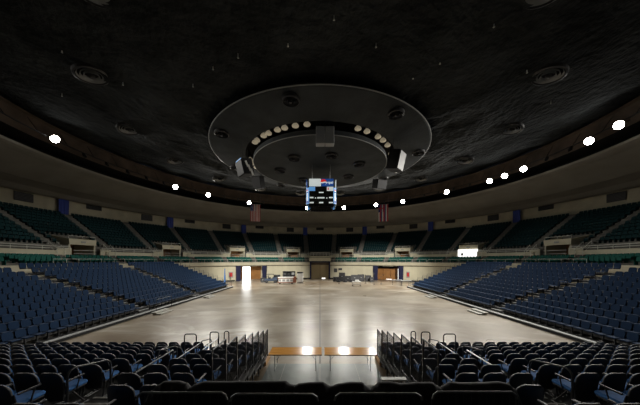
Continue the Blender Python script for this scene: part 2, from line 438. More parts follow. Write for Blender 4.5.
# curtains on the side portals
for px, lab in ((238.4,'navy curtain gathered at the left jamb of the left floor opening'),(264.3,'navy curtain gathered at the right jamb of the left floor opening'),
                (375.4,'navy curtain gathered at the left jamb of the right floor opening'),(400.8,'navy curtain gathered at the right jamb of the right floor opening')):
    a, Y = on_circle(px, 30.0); p = pol(30.0, a); b = MB(); N = 28; vs = []
    for z in (.03, 1.2, 2.3, 3.4):
        for k in range(N):
            th = 2*pi*k/N; rr = 1+.13*cos(7*th); wd = .52*(1 if z > 2 or z < .5 else .85)
            vs.append((wd*cos(th)*rr, .17*sin(th)*rr, z))
    fs = [(i*N+k, i*N+(k+1)%N, (i+1)*N+(k+1)%N, (i+1)*N+k) for i in range(3) for k in range(N)]+[tuple(range(N)), tuple(3*N+k for k in range(N))]
    o = fixn(b.add(vs, fs).build('curtain', M['navy'], loc=p, rz=-R(a))); tag(o, lab, 'curtain', 'curtains of the floor openings')

# ------------------------------------------------------------------ vomitories on the balcony
side = lambda a: 'left' if a < 0 else 'right'
for v in VOM:
    if abs(v) > 100: continue
    nth = ordn(int((abs(v)-12)/24)+1)
    t = empty('stand_entrance', pol(33.2, v, 5.1), -R(v)); where = f'{nth} balcony entrance from the middle on the {side(v)}'
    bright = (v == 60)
    tag(t, f'{"daylit " if bright else ""}cream stand entrance, {where}', 'entrance', 'entrances to the upper seats')
    w2 = 1.5
    # header, cheeks (local: +y = outward)
    fixn(MB().prism([(-w2-.2,1.72),(w2+.2,1.72),(w2+.28,2.5),(-w2-.28,2.5)], .25, Matrix.Translation((0,.1,0))).build('header', M['cream'], t))
    for s in (-1,1):
        ck = MB(); m = Matrix.Translation((s*(w2+.12),1.9,0)) @ Matrix.Rotation(pi/2, 4, 'Z')
        ck.prism([(-1.8,0),(1.5,0),(1.5,3.2),(.6,2.9),(-1.8,2.46)], .22, m); fixn(ck.build('cheek_wall', M['cream'], t))
        pr = MB().box((s*(w2+1.15),-.5,.7), (1.6,.12,1.0), bev=.02); pr.build('parapet_panel', M['cream'], t)
    MB().box((0,1.8,2.42),(2*w2,3.3,.1)).build('roof_slab', M['cream'], t)
    MB().box((0,-.35,.95),(2*w2,.05,.05)).box((0,-.35,.5),(2*w2,.05,.05)).build('barrier_rail', M['rail'], t)
    r = MB()
    r.tube([(-w2-.2,0.1,2.5),(-w2-.2,.1,2.9),(w2+.2,.1,2.9),(w2+.2,.1,2.5)], .03)
    r.tube([(0,.1,2.5),(0,.1,2.9)], .025); r.build('top_rail', M['rail'], t)
    MB().box((0,-.05,2.1),(.6,.04,.22), bev=.01).build('sign_plate', M['grey'], t)
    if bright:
        MB().box((0,-.2,.85),(3.7,.05,1.7)).build('opening_glow_panel', M['daysoft'], t)  # glowing panel across the entrance in place of daylight
        MB().box((-1.0,-.26,.75),(.45,.06,.5)).build('notice_board', M['darkg'], t)
        MB().box((0,-.25,.85),(.05,.06,1.7)).build('mullion', M['grey'], t)
# flanking stairs and rails
for v in VOM:
    if abs(v) > 100: continue
    for s in (-1,1):
        a = v+s*5.9; b = MB()
        for i in range(5): b.arcbox(32.5+.22*i, 33.6, 5.1+.2*i, 5.3+.2*i, a-.75, a+.75, step=2)
        fr = MB()
        for e in (-.8,.8):
            p = [pol(32.4,a+e,5.1), pol(32.4,a+e,6.1), pol(33.5,a+e,7.1), pol(33.5,a+e,6.2)]; fr.tube(p, .03, 5)
            fr.tube([pol(32.4,a+e,5.6), pol(33.5,a+e,6.6)], .02, 5)
        o = fixn(b.build('balcony_stair', M['tread'])); tag(o, f'short concrete stair {"left" if s<0 else "right"} of {ordn(int((abs(v)-12)/24)+1)} balcony entrance, {side(v)} half', 'stairs', 'short stairs on the balcony')
        fr.build('handrail', M['rail'], o)
# guard rails along the cross aisle wall and along the balcony front
for v in range(-96, 97, 24):
    a0, a1 = v-12+12+0, v+24
    m_ = v+12
    if m_ > 100: continue
    # between vomitories at v-12 and v+12
for k in range(len(VOM)-1):
    a0, a1 = VOM[k]+3.6, VOM[k+1]-3.6
    if abs((a0+a1)/2) > 100: continue
    mid_a = (a0+a1)/2; nm = 'in the middle' if abs(mid_a) < 1 else f'{ordn(int(abs(mid_a)/24+.5))} from the middle on the {side(mid_a)}'
    t = empty('guard_rail', pol(32.65, mid_a, 5.95)); tag(t, f'white pipe guard rail on the low balcony parapet, {nm}', 'railing', 'guard rails on the low parapet')
    b = MB(); c0 = pol(32.65, mid_a, 5.95)
    for z in (.25,.5): b.tube([pol(32.65, a0+(a1-a0)*i/12, 5.95+z)-c0 for i in range(13)], .035, 5)
    b.build('rail', M['rail'], t)
    for i in range(7):
        p = pol(32.65, a0+(a1-a0)*i/6, 5.95)-c0; MB().tube([p, p+Vector((0,0,.5))], .03, 5).build('post', M['rail'], t)
for k in range(-8, 8):
    a0, a1 = 12*k+.3, 12*k+11.7
    if k == -1: a1 = -4.9
    if k == 0: a0 = 4.9
    ma = (a0+a1)/2; nm = f'{ordn(int(abs(12*k+6)/12)+1)} length from the middle on the {side(ma)}'
    c0 = pol(30.15, ma, 4.2); t = empty('balcony_railing', c0); tag(t, f'thin pipe railing along the balcony edge, {nm}', 'railing', 'pipe railings along the balcony edge')
    b = MB(); b.tube([pol(30.15, a0+(a1-a0)*i/8, 4.85)-c0 for i in range(9)], .022, 5).build('rail', M['rail'], t)
    for i in range(5):
        p = pol(30.15, a0+(a1-a0)*i/4, 4.2)-c0; MB().tube([p, p+Vector((0,0,.65))], .02, 5).build('post', M['rail'], t)
# balcony box above the middle portal
t = MB(); t.box((0,60.0,5.6),(4.9,.1,.3), bev=.02)
o = t.build('balcony_parapet', M['cream']); tag(o, 'cream parapet above the middle floor opening', 'parapet')
b = MB(); b.tube([(-2.4,60,5.7),(-2.4,60,6.6),(2.4,60,6.6),(2.4,60,5.7)], .045); b.tube([(-2.4,60,6.15),(2.4,60,6.15)], .03)
for x in (-1.6,-.8,0,.8,1.6): b.tube([(x,60,5.7),(x,60,6.6)], .03)
b.build('top_rail', M['rail'], o)

# ------------------------------------------------------------------ blue banners and dark grilles on the back wall
for a, lab in ((-78,'outermost'),(-54,'third'),(-30,'second'),(-6,'innermost')):
    pass
BAN = [(-78,'fourth blue cloth banner from the middle on the left'),(-54,'third blue cloth banner from the middle on the left'),(-30,'second blue cloth banner from the middle on the left'),(-6,'blue cloth banner nearest the middle on the left'),
       (18,'blue cloth banner nearest the middle on the right'),(42,'second blue cloth banner from the middle on the right'),(66,'third and palest blue cloth banner on the right')]
for a, lab in BAN:
    b = MB(); vs = []; N = 9
    for zi, z in enumerate((-2.9,-1.5,0)):
        for i in range(N): vs.append((-.65+1.3*i/(N-1), .05*sin(i*1.9+zi), z))
    n0 = len(vs); vs += [(x,y+.03,z) for x,y,z in vs]
    fs = []
    for q in (0, n0):
        for r_ in range(2):
            for i in range(N-1): fs.append((q+r_*N+i, q+r_*N+i+1, q+(r_+1)*N+i+1, q+(r_+1)*N+i))
    for r_ in range(2):
        for i in (0, N-1): fs.append((r_*N+i, (r_+1)*N+i, n0+(r_+1)*N+i, n0+r_*N+i))
    for r_ in (0, 2):
        for i in range(N-1): fs.append((r_*N+i, r_*N+i+1, n0+r_*N+i+1, n0+r_*N+i))
    o = fixn(b.add(vs, fs).build('wall_banner', M['bluecl'], loc=pol(42.3 if abs(a)>0 else 42, a, 15.0), rz=-R(a))); tag(o, lab+', hung on the top wall', 'banner', 'blue banners on the top wall')
for k in range(-7, 8):
    a = 12*k
    big = k % 2 == 1
    h, wd = (1.25, 2.1) if big else (.8, 2.3)
    t = empty('wall_grille', pol(42.8, a, 14.1 if big else 14.25), -R(a))
    nm = 'in the middle' if k == 0 else f'{ordn(abs(k))} from the middle on the {side(a)}'
    tag(t, f'{"tall" if big else "low"} dark grille high on the top wall, {nm}', 'grille', 'dark grilles on the top wall')
    fixn(MB().box((0,-.05,-h/2+.3), (wd,.1,h), bev=.02).build('frame', M['darkg'], t))
    b = MB()
    for i in range(6): b.box((0,-.12,-h+.4+(h-.2)*i/5.2), (wd-.2,.05,.06))
    b.build('louvre', M['void'], t)

# ------------------------------------------------------------------ seats of the round balcony
def bal_seat():
    b = MB()
    o = [(-.22,.32),(.22,.32),(.235,.7),(.19,.80),(-.19,.80),(-.235,.7)]
    b.prism(o, .05, Matrix.Translation((0,.42,0)) @ Matrix.Rotation(R(-8), 4, 'X'))
    b.box((0,.2,.42), (.44,.4,.06))
    b.box((0,.28,.21), (.06,.3,.42))
    return b
bs = bal_seat(); bs_me = fixn(bs.build('balcony_chair', M['green']))
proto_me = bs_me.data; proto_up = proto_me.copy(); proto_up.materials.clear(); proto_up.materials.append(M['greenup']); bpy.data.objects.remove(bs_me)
sv, sfc = [v.copy() for v in bs.v], bs.f
seats = []
def aisle_a(a): 
    q = (a-6) % 12; return min(q, 12-q)
def blocks(r):
    """seat angles of one row: 30 blocks between aisles"""
    out = []
    for k in range(-9, 10):
        a0, a1 = 12*k-6, 12*k+6; ha = math.degrees(.62/r); wd = R(a1-a0-2*ha)*r; n = int(wd/.52)
        for i in range(n): out.append((k, i, n, a0+ha+(a1-a0-2*ha)*(i+.5)/n))
    return out
for k in range(3):
    r = 30.5+.75*k
    for blk, i, n, a in blocks(r):
        if abs(a) > 108 or abs(a) < 5.1 or in_vom(a+0, 0): continue
        seats.append((r, a, 4.24+.2*k, 'L', k, blk, i))
for k in range(UN):
    r = UR0+UT*k+.1
    for blk, i, n, a in blocks(r):
        if abs(a) > 108 or (k < 3 and in_vom(a, 3.8)): continue
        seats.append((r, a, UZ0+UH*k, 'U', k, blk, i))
def vis(p):
    if p.y < .5: return None
    x = HX+F*p.x/p.y; y = HY-F*(p.z-CZ)/p.y
    if not (2 < x < 638 and 0 < y < 404): return None
    return p.length
def occl(p):   # hidden behind the side stands' seats
    y = HY-F*(p.z-CZ)/p.y
    return y > 264
cand = []
for s in seats:
    p = pol(s[0], s[1], s[2]+.5)
    q = vis(p)
    if q and not occl(p): cand.append((q, s))
cand.sort(key=lambda c: c[0]); chosen = set(id(s) for _, s in cand[:290])
names_blk = lambda b: 'middle block' if b == 0 else f'{ordn(abs(b))} block {"left" if b<0 else "right"} of middle'
stuff = MB(); tiers = []
for s in seats:
    r, a, z, tier, k, blk, i = s
    if id(s) in chosen:
        o = bpy.data.objects.new('balcony_chair', proto_me if tier == 'L' else proto_up); C.objects.link(o); o.location = pol(r, a, z); o.rotation_euler.z = -R(a)
        row = f'{ordn(k+1)} row'; 
        tier_n = 'lower balcony' if tier == 'L' else 'upper balcony'
        tag(o, f'teal seat, {ordn(i+1)} from left, {row} of {tier_n}, {names_blk(blk)}', 'seat', 'teal seats on the balcony')
    else:
        m = Matrix.Translation(pol(r, a, z)) @ Matrix.Rotation(-R(a), 4, 'Z')
        stuff.add([m @ v for v in sv], sfc); tiers += [0 if tier == 'L' else 1]*len(sfc)
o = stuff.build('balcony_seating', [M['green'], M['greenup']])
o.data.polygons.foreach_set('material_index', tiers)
fixn(o)
tag(o, 'rows of small teal seats filling the far balcony all round the hall', 'seating', kind='stuff')

# ------------------------------------------------------------------ side stands with blue seats
def side_seat_parts(root):
    a = fixn(MB().prism([(-.2,.36),(.2,.36),(.24,.62),(.22,.80),(.15,.87),(-.15,.87),(-.22,.80),(-.24,.62)], .06, Matrix.Translation((0,.40,0)) @ Matrix.Rotation(R(-10), 4, 'X')).build('backrest', M['blueseat'], root))
    b = MB().box((0,.2,.43), (.45,.42,.07), bev=.03).build('seat', M['blueseat'], root)
    c = MB().box((0,.26,.2), (.07,.07,.4)).box((.0,.26,.03), (.3,.25,.05)).build('bracket', M['blackm'], root)
    return a, b, c
root0 = empty('stadium_chair'); parts0 = side_seat_parts(root0); reg(root0, *parts0)
RX0, RT, RZ0, RH, RN = 15.6, .8, .15, .315, 12
def blk_lim(b, i):     # d range of row i
    s = -2.3*i/(RN-1)
    if b == 0: return 11.2+.35*i, 20.9+s
    if b == 1: return 22.1+s, 29.9
    return 31.1, 41.2
bname = ['near block','middle block','far block']
used = False; cand = []; allseats = []
for sd in (-1, 1):
    for b in range(3):
        for i in range(RN):
            d0, d1 = blk_lim(b, i)
            n = int((d1-d0)/.55)
            for q in range(n):
                d = d1-.3-.55*q if b == 0 else d0+.3+.55*q
                x = sd*(RX0+RT*i); z = RZ0+RH*i
                if math.hypot(x, d-CY) > 28.9: continue
                allseats.append((sd, b, i, q, Vector((x, d, z))))
for s in allseats:
    p = s[4]+Vector((0,0,.6)); v = vis(p)
    if v: cand.append((p.y, v, s))
cand.sort(key=lambda c: c[1]); chosen = set(id(c[2]) for c in cand[:296])
sst = MB(); tmpl = []
for o in parts0: tmpl.append(([v.co.copy() for v in o.data.vertices], [tuple(p.vertices) for p in o.data.polygons]))
first = True
for s in allseats:
    sd, b, i, q, p = s
    rz = -pi/2*sd
    if id(s) in chosen:
        if first: o = root0; first = False
        else: o = copy_tree(root0)
        o.location = p; o.rotation_euler.z = rz
        tag(o, f'blue seat, {ordn(q+1)} from stair, {ordn(i+1)} row up, {bname[b]} of {"left" if sd<0 else "right"} stand', 'seat', 'blue seats of the side stands')
    else:
        m = Matrix.Translation(p) @ Matrix.Rotation(rz, 4, 'Z')
        for vs, fs in tmpl[:2]: sst.add([m @ v for v in vs], fs)
o = sst.build('side_stand_seating', M['blueseat']); tag(o, 'rows of blue seats filling the far parts of both side stands', 'seating', kind='stuff')
# stands themselves
for sd in (-1, 1):
    S = 'left' if sd < 0 else 'right'
    for b in range(3):
        d0, d1 = blk_lim(b, 0)
        t = empty('bleacher_stand', (sd*15, (d0+d1)/2, 0)); tag(t, f'black stepped seating stand, {bname[b]} of the {S} side', 'stand', 'side seating stands')
        dk = MB(); ed = MB(); L0 = t.location
        for i in range(RN):
            e0, e1 = blk_lim(b, i); x0 = 15.25+RT*i; z = RZ0+RH*i
            if b == 0: e0 = max(e0, 8)
            dk.box(Vector((sd*(x0+RT/2), (e0+e1)/2, z-.1))-L0, (RT+.02, e1-e0, .2))
            ed.box(Vector((sd*(x0+.012), (e0+e1)/2, z-.06))-L0, (.05, e1-e0, .1))
        dk.build('deck', M['deck'], t); ed.build('deck_edge', M['darkg'], t)
        # upright side panels
        for e in (0, 1):
            xs = []
            for i in range(RN):
                x0 = 15.25+RT*i; z = RZ0+RH*i; xs += [(x0, z), (x0+RT, z)]
            out = [(sd*(x-15)*1.0, z-.02) for x, z in xs]+[(sd*(15.25+RT*RN-15), 0), (sd*.25, 0)]
            yy = blk_lim(b, 5)[e]-L0.y
            sh = 0
            pm = MB(); vs = []
            k_ = len(out)
            for w_ in (-.03,.03):
                for x, z in out:
                    i = min(RN-1, max(0, int((abs(x)-.25)/RT))); vs.append((x, blk_lim(b, i)[e]-L0.y+w_+(.03 if e == 0 else -.03), z))
            pm.add(vs, [tuple(range(k_)), tuple(range(2*k_-1, k_-1, -1))]+[(i, i+k_, (i+1)%k_+k_, (i+1)%k_) for i in range(k_)])
            fixn(pm.build('side_panel', M['void'], t))
    # low front walkway
    wk = MB(); wk.box((sd*15.08, 26.3, .2), (.24, 30.2, .05)); o = wk.build('walkway', M['grey']); tag(o, f'low pale walkway along the foot of the {S} side stand', 'walkway')
    MB().box((sd*15.08, 26.3, .09), (.22, 30.0, .17)).build('skirt', M['void'], o)
    # aisle stairs
    for j_, (lo_f, hi_f) in enumerate((((lambda i: blk_lim(0,i)[1]), (lambda i: blk_lim(1,i)[0])), ((lambda i: blk_lim(1,i)[1]), (lambda i: blk_lim(2,i)[0])))):
        an = 'nearer' if j_ == 0 else 'farther'
        t = empty('aisle_stair', (sd*15, lo_f(0), 0)); tag(t, f'{an} stair through the seats of the {S} side stand', 'stairs', 'stairs of the side stands')
        tr = MB(); ns = MB(); L0 = t.location
        for i in range(RN*2-1):
            ii = i/2; e0, e1 = lo_f(ii), hi_f(ii); x0 = 15.25+RT*ii; z = RZ0+RH*ii
            tr.box(Vector((sd*(x0+RT/4), (e0+e1)/2, z/2))-L0, (RT/2, e1-e0-.02, z)); ns.box(Vector((sd*(x0+.05), (e0+e1)/2, z+.005))-L0, (.1, e1-e0-.04, .03))
        tr.build('tread', M['deck'], t); ns.build('nosing', M['grey'], t)
        # floor steps in front
        ym = (lo_f(0)+hi_f(0))/2-L0.y
        for q in range(2): 
            MB().box((sd*(-.75-.4*q), ym, .21-.11*q), (.42, 1.9, .03), bev=.01).box((sd*(-.75-.4*q), ym, .1-.055*q), (.3, 1.7, .19-.11*q)).build('floor_step', M['nosing'], t)
        # loop handrails
        for i in (0, 3, 6, 9):
            z = RZ0+RH*i; x = sd*(.3+RT*i); y0 = (lo_f(i)+hi_f(i))/2-L0.y
            MB().tube([(x,y0,z),(x,y0,z+.85),(x+sd*.05,y0,z+.93),(x+sd*.7,y0,z+1.05),(x+sd*.78,y0,z+.98),(x+sd*.78,y0,z+.3)], .022, 6).build('handrail', M['blackm'], t)
    # end rails at the far end of the far block and rail at the foot stair
    for i in range(RN):
        z = RZ0+RH*i; x0 = 15.25+RT*i
        o = empty('end_rail', (sd*x0, 41.35, z)); tag(o, f'dark end rail beside the {ordn(i+1)} row up, far end of the {S} side stand', 'railing', 'end rails of the side stands')
        MB().tube([(0,0,-z),(0,0,.95),(sd*.72,0,.95),(sd*.72,0,-z)], .025, 5).build('frame', M['darkg'], o)
        b_ = MB()
        for q in range(1,5): b_.tube([(sd*.72*q/5,0,.1),(sd*.72*q/5,0,.95)], .01, 4)
        b_.build('balusters', M['darkg'], o)
# rail by the foot of the left near aisle
o = empty('floor_railing', (-14.6, 21.4, .2)); tag(o, 'thin black railing at the foot of the nearer left stair', 'railing')
b = MB(); b.tube([(0,0,0),(0,0,1.0),(0,2.2,1.0),(0,2.2,0)], .025).tube([(0,0,.5),(0,2.2,.5)], .015); b.build('frame', M['blackm'], o)

# ------------------------------------------------------------------ end stand in front of the camera
def zp(d): return max(.15, .15+.235*(11.15-d))
EROW = [11.1-.85*k for k in range(10)]
def ez(k): return .15+.2*k
EW = lambda k: min(15.0-.1*k, 15.0)
# decks
for sd in (-1, 1):
    S = 'left' if sd < 0 else 'right'
    t = empty('end_stand', (sd*8, 7, 0)); tag(t, f'black stepped platform carrying the near rows, {S} of the middle gap', 'stand', 'near end stands')
    dk = MB(); ed = MB()
    for k in range(11):
        yc = 11.1-.85*k; z = ez(k); x0 = 2.42 if sd < 0 else 2.66; x1 = min(15.5, 4.6+1.34*yc+2.5); x1 = min(x1, 13.6 if yc > 10.8 else 15.5)
        L0 = t.location
        dk.box(Vector((sd*(x0+x1)/2, yc, z-.05))-L0, (x1-x0, .86, .1))
        ed.box(Vector((sd*(x0+x1)/2, yc+.42, z-.13))-L0, (x1-x0, .04, .14))
    dk.build('deck', M['deck'], t); ed.build('riser', M['darkg'], t)
    # scissor legs under the open side
    lg = MB()
    for k in range(10):
        yc = 11.1-.85*k; z = ez(k)
        xo = sd*(2.5-8)+(.24 if sd > 0 else 0); lg.tube([(xo, yc+.38-7, 0), (xo, yc+.38-7, z-.1)], .035, 5)
        lg.tube([(xo, yc+.38-7, 0.03), (xo, yc-.45-7, z-.1)], .02, 4)
    lg.build('support_leg', M['darkg'], t)
    MB().box((sd*(2.45-8)+(.24 if sd > 0 else 0), 11.1-7, .09), (.1,.9,.14)).build('timber_edge', M['wood'], t)

# chairs: black shell, blue cushion
def shell_outline(w_, z0, z1, n=10):
    pts = [(-w_*.80, z0), (w_*.80, z0), (w_*.97, z0+(z1-z0)*.35)]
    for i in range(n+1):
        th = pi/2*i/n; pts.append((w_*(.62+.38*cos(th)), z1-.13+.13*sin(th)))
    for i in range(n+1):
        th = pi/2*(1-i/n); pts.append((-w_*(.62+.38*cos(th)), z1-.13+.13*sin(th)))
    pts.append((-w_*.97, z0+(z1-z0)*.35)); return pts
root = empty('folding_chair')
T = Matrix.Translation((0,-.06,0)) @ Matrix.Rotation(R(10), 4, 'X')
# split long faces so the curve shows: build as grid instead
def shell(w_, z0, z1, th, yoff):
    b = MB(); nx, nz = 14, 10; vs = []
    for side_ in (0,1):
        for iz in range(nz+1):
            f = iz/nz
            for ix in range(nx+1):
                u = -1+2*ix/nx; hw = w_*(.78+.22*min(1, f/.5))
                u = math.copysign(sin(abs(u)*pi/2), u)          # finer towards the edges
                x = hw*u; c_ = max(0, abs(u)-.3)/.7
                drop = .17*(1-sqrt(max(0, 1-c_*c_)))
                z = z0+(z1-z0-drop)*f
                vs.append((x, .9*x*x+yoff+(th if side_ else 0), z))
    q = (nx+1)*(nz+1); fs = []
    for s_ in (0,1):
        for iz in range(nz):
            for ix in range(nx): a_ = s_*q+iz*(nx+1)+ix; fs.append((a_, a_+1, a_+nx+2, a_+nx+1))
    edge = [ix for ix in range(nx+1)]+[iz*(nx+1)+nx for iz in range(1,nz+1)]+[nz*(nx+1)+ix for ix in range(nx-1,-1,-1)]+[iz*(nx+1) for iz in range(nz-1,0,-1)]
    for i in range(len(edge)): a_, b__ = edge[i], edge[(i+1)%len(edge)]; fs.append((a_, b__, b__+q, a_+q))
    b.add(vs, fs); b.v = [T @ v for v in b.v]; return b
p1 = fixn(shell(.232, .28, .90, .035, 0).build('backrest', M['black'], root, smooth=True))
p2 = fixn(shell(.21, .42, .87, .035, .037).build('back_cushion', M['blue'], root))
p3 = MB().box((0,.2,.44), (.47,.46,.09), bev=.035).build('seat', M['blue'], root)
p4 = MB().box((0,.19,.385), (.44,.42,.03), bev=.01).build('seat_pan', M['black'], root)
legs = []
for s in (-1,1):
    b = MB(); x = s*.245
    b.tube([(x,-.12,0),(x,-.04,.40),(x,-.10,.66)], .016, 6); b.tube([(x,.34,0),(x,.05,.40)], .016, 6); b.tube([(x,-.16,.012),(x,.4,.012)], .015, 6)
    legs.append(b.build('leg', M['blackm'], root))
arms = []
for s in (-1,1):
    b = MB().box((s*.262,.12,.655), (.045,.36,.03), bev=.012); b.tube([(s*.262,.2,.65),(s*.25,.14,.4)], .014, 5); arms.append(b.build('armrest', M['black'], root))
reg(root, p1, p2, p3, p4, *legs, *arms)
chair0 = root; first = True
rowname = lambda k: 'farthest row' if k == 0 else 'nearest row' if k == 9 else f'{ordn(k+1)} row up'
AISLE = (4.4, 5.2)
for sd in (-1, 1):
    S = 'left' if sd < 0 else 'right'
    for k in range(10):
        yc = EROW[k]; q = 0; x = 2.82 if sd < 0 else 3.02
        lim = min(14.6, 1.37*yc+.5)
        if yc > 10.8: lim = 13.2
        while x < lim:
            if AISLE[0]-.27-(.35 if k == 8 else 0) < x < AISLE[1]+.25: x = AISLE[1]+.3
            if True:
                q += 1
                if k == 9 and x < 3.3: x += .55; continue
                if first: o = chair0; first = False
                else: o = copy_tree(chair0)
                o.location = (sd*x+random.uniform(-.012,.012), yc-.1, ez(k)); o.rotation_euler.z = R(random.uniform(-2,2))
                tag(o, f'black chair, blue cushion, {ordn(q)} from gap, {rowname(k)}, {S} near stand', 'chair', 'black and blue chairs of the near stands')
                x += .55
            else: x = 4.05
# aisle treads
for sd in (-1, 1):
    S = 'left' if sd < 0 else 'right'
    t = empty('aisle_stair', (sd*4.8, 7, 0)); tag(t, f'pale edged stair running down through the {S} near stand', 'stairs', 'stairs of the near stands')
    tr = MB(); ns = MB()
    for k in range(10):
        yc = EROW[k]; z = ez(k)
        tr.box((0, yc-.22-7, z+.05), (.84,.42,.1)); ns.box((0, yc-.03-7, z+.105), (.84,.06,.02)); ns.box((0, yc+.38-7, z+.006), (.84,.06,.012))
    tr.build('tread', M['grey'], t); ns.build('nosing', M['nosing'], t)
    for k in (1, 4, 7):
        yc = EROW[k]; z = ez(k)
        t2 = empty('loop_handrail', (sd*4.8, yc, z)); tag(t2, f'curved black handrail standing in the {S} near stair, {"lowest" if k==1 else "middle" if k==4 else "topmost"} of three', 'handrail', 'curved handrails of the near stairs')
        pts = [(0,.35,0.01),(0,.35,.78)]+[(0,.35-.16*(1-cos(R(q*30))),.78+.16*sin(R(q*30))) for q in range(1,4)]+[(0,-.45,1.08)]+[(0,-.45-.14*sin(R(q*30)),.94+.14*cos(R(q*30))) for q in range(1,4)]+[(0,-.59,.3)]
        MB().tube(pts, .02, 7).build('pipe', M['blackm'], t2)

# guard panels along the gap (one per row) and along the inner aisle line
M['rail_dark'] = mat('worn_black_rail', (.10,.10,.105), .3, metal=.6)
def guard(x, y_far, L, ztop, zbot, label, group, bar=.085, open_=False):
    t = empty('guard_fence', (x, y_far, zbot)); tag(t, label, 'railing', group)
    h = ztop-zbot
    MB().tube([(0,0,0),(0,0,h)], .02, 6).build('post', M['blackm'], t)
    MB().tube([(0,-L,0),(0,-L,h-.04)], .02, 6).build('post', M['blackm'], t)
    MB().tube([(0,0,h),(0,-L+.05,h),(0,-L,h-.05)], .02, 7).build('top_rail', M['steel'] if not open_ else M['blackm'], t)
    b = MB(); n = int(L/bar)
    for i in range(1, n): b.tube([(0,-L*i/n,.12),(0,-L*i/n,h)], .005 if open_ else .008, 4)
    b.tube([(0,0,.12),(0,-L,.12)], .012, 5); b.build('balusters', M['rail_dark' if open_ else 'blackm'], t); return t
for sd in (-1, 1):
    S = 'left' if sd < 0 else 'right'
    for k in range(7):
        yf = EROW[k]+.36; z = ez(k)
        g = guard(-2.5 if sd < 0 else 2.74, yf, .82, z+1.28, z, f'slim black guard panel beside the {rowname(k)}, {S} of the gap', 'guard panels beside the middle gap', bar=.05, open_=True)
    for i, (y0, y1, zt) in enumerate(((7.07,5.58,2.08),(8.7,7.2,1.73),(10.2,8.82,1.42))):
        zb = zp(y0)-.0
        guard(sd*4.33, y0, y0-y1, zt, zb-.05, f'{ordn(i+1)} nearest black barred railing between chairs, {S} near stand', 'barred railings in the near stands', bar=.13)
    # round-topped loops
    for i, (x, y, z, wd) in enumerate(((4.59,8.5,.84,.42),(4.18,9.5,.61,.34),(3.89,10.0,.49,.19))):
        t = empty('loop_handrail', (sd*x, y, z)); tag(t, f'{["nearest and widest","middle","farthest and narrowest"][i]} black handrail loop beyond the barred railings, {S} side', 'handrail', 'handrail loops of the near stands')
        r_ = .08; H = 1.27
        pts = [(-wd/2,0,0),(-wd/2,0,H-r_)]+[(-wd/2+r_*(1-cos(R(q*30))),0,H-r_+r_*sin(R(q*30))) for q in range(1,4)]+[(wd/2-r_+r_*sin(R(q*30)),0,H-r_+r_*cos(R(q*30))) for q in range(0,4)]+[(wd/2,0,0)]
        MB().tube(pts, .02, 7).build('pipe', M['blackm'], t)

# mat on the floor of the gap
o = MB().box((.1,8.95,.012), (4.8,3.9,.024), bev=.008).build('floor_mat', M['mat_']); tag(o, 'dark grey green mat on the floor under the two tables', 'mat')
b = MB()
for x in (-1.57,0,1.57): b.box((x,9.0,.026), (.012,3.8,.004))
b.box((0,8.3,.026),(4.7,.012,.004)); b.build('joint', M['trim'], o)
# folding tables
def table(x, y, wd, dp, rz, label):
    t = empty('folding_table', (x,y,0), rz); tag(t, label, 'table', 'folding tables in the gap')
    MB().box((0,0,.745), (wd,dp,.03), bev=.008).build('tabletop', M['ply'], t)
    MB().box((0,-dp/2-.004,.742), (wd+.01,.012,.04)).box((0,dp/2+.004,.742), (wd+.01,.012,.04)).build('edge_band', M['wood'], t)
    for s in (-1,1):
        for e in (-1,1):
            MB().tube([(s*(wd/2-.25), e*(dp/2-.1), .73),(s*(wd/2-.25), e*(dp/2-.1), .02)], .014, 6).build('leg', M['steel'], t)
        b = MB(); b.tube([(s*(wd/2-.25),-dp/2+.1,.08),(s*(wd/2-.25),dp/2-.1,.08)], .012, 6)
        b.tube([(s*(wd/2-.25),0,.35),(s*(wd/2-.6),0,.73)], .010, 5).tube([(s*(wd/2-.25),-dp/2+.1,.35),(s*(wd/2-.25),dp/2-.1,.35)], .012, 6); b.build('brace', M['steel'], t)
table(-1.05, 10.5, 2.24, .86, R(.2), 'left one of two varnished plywood folding tables end to end')
table(1.29, 10.48, 2.2, .86, R(-.6), 'right one of two varnished plywood folding tables end to end')
# white tray on the floor right of the gap
o = empty('crate', (2.0,4.35,2.2)); 
bpy.data.objects.remove(o)

# draped barrier across the bottom of the picture
def px2(x, d): return (x-HX)/F*d
DD = 3.55
dz = lambda y: CZ-(y-HY)*DD/F
drape_pts = [(146,398),(152,391),(160,384),(168,381),(180,381),(187,383.5),(190,386.5),(196,384),(203,381.5),(225,381),(270,381),(286,382),(292,385),(297,384),(305,382),(318,382)]
drapes = [([(147,398),(152,390),(158,384.5),(165,381),(178,381),(186,383),(189,386)], 'outer left'),
          ([(189,388),(196,383.5),(204,381.3),(220,381.5),(245,381.3),(270,381),(285,381),(291,384.5),(295,385)], 'inner left'),
          ([(294,386),(299,383.5),(312,382.3),(322,382),(331,386),(340,383.5),(352,382),(362,382.2),(368,387),(371,389)], 'middle'),
          ([(370,390),(374,386),(380,382),(390,381.5),(403,383.5),(420,382.3),(432,382.2),(438,386),(441,387.5)], 'inner right'),
          ([(440,389),(444,385.5),(451,382),(465,382.6),(485,382.4),(500,381.5),(508,383),(514,388),(518,398)], 'outer right')]
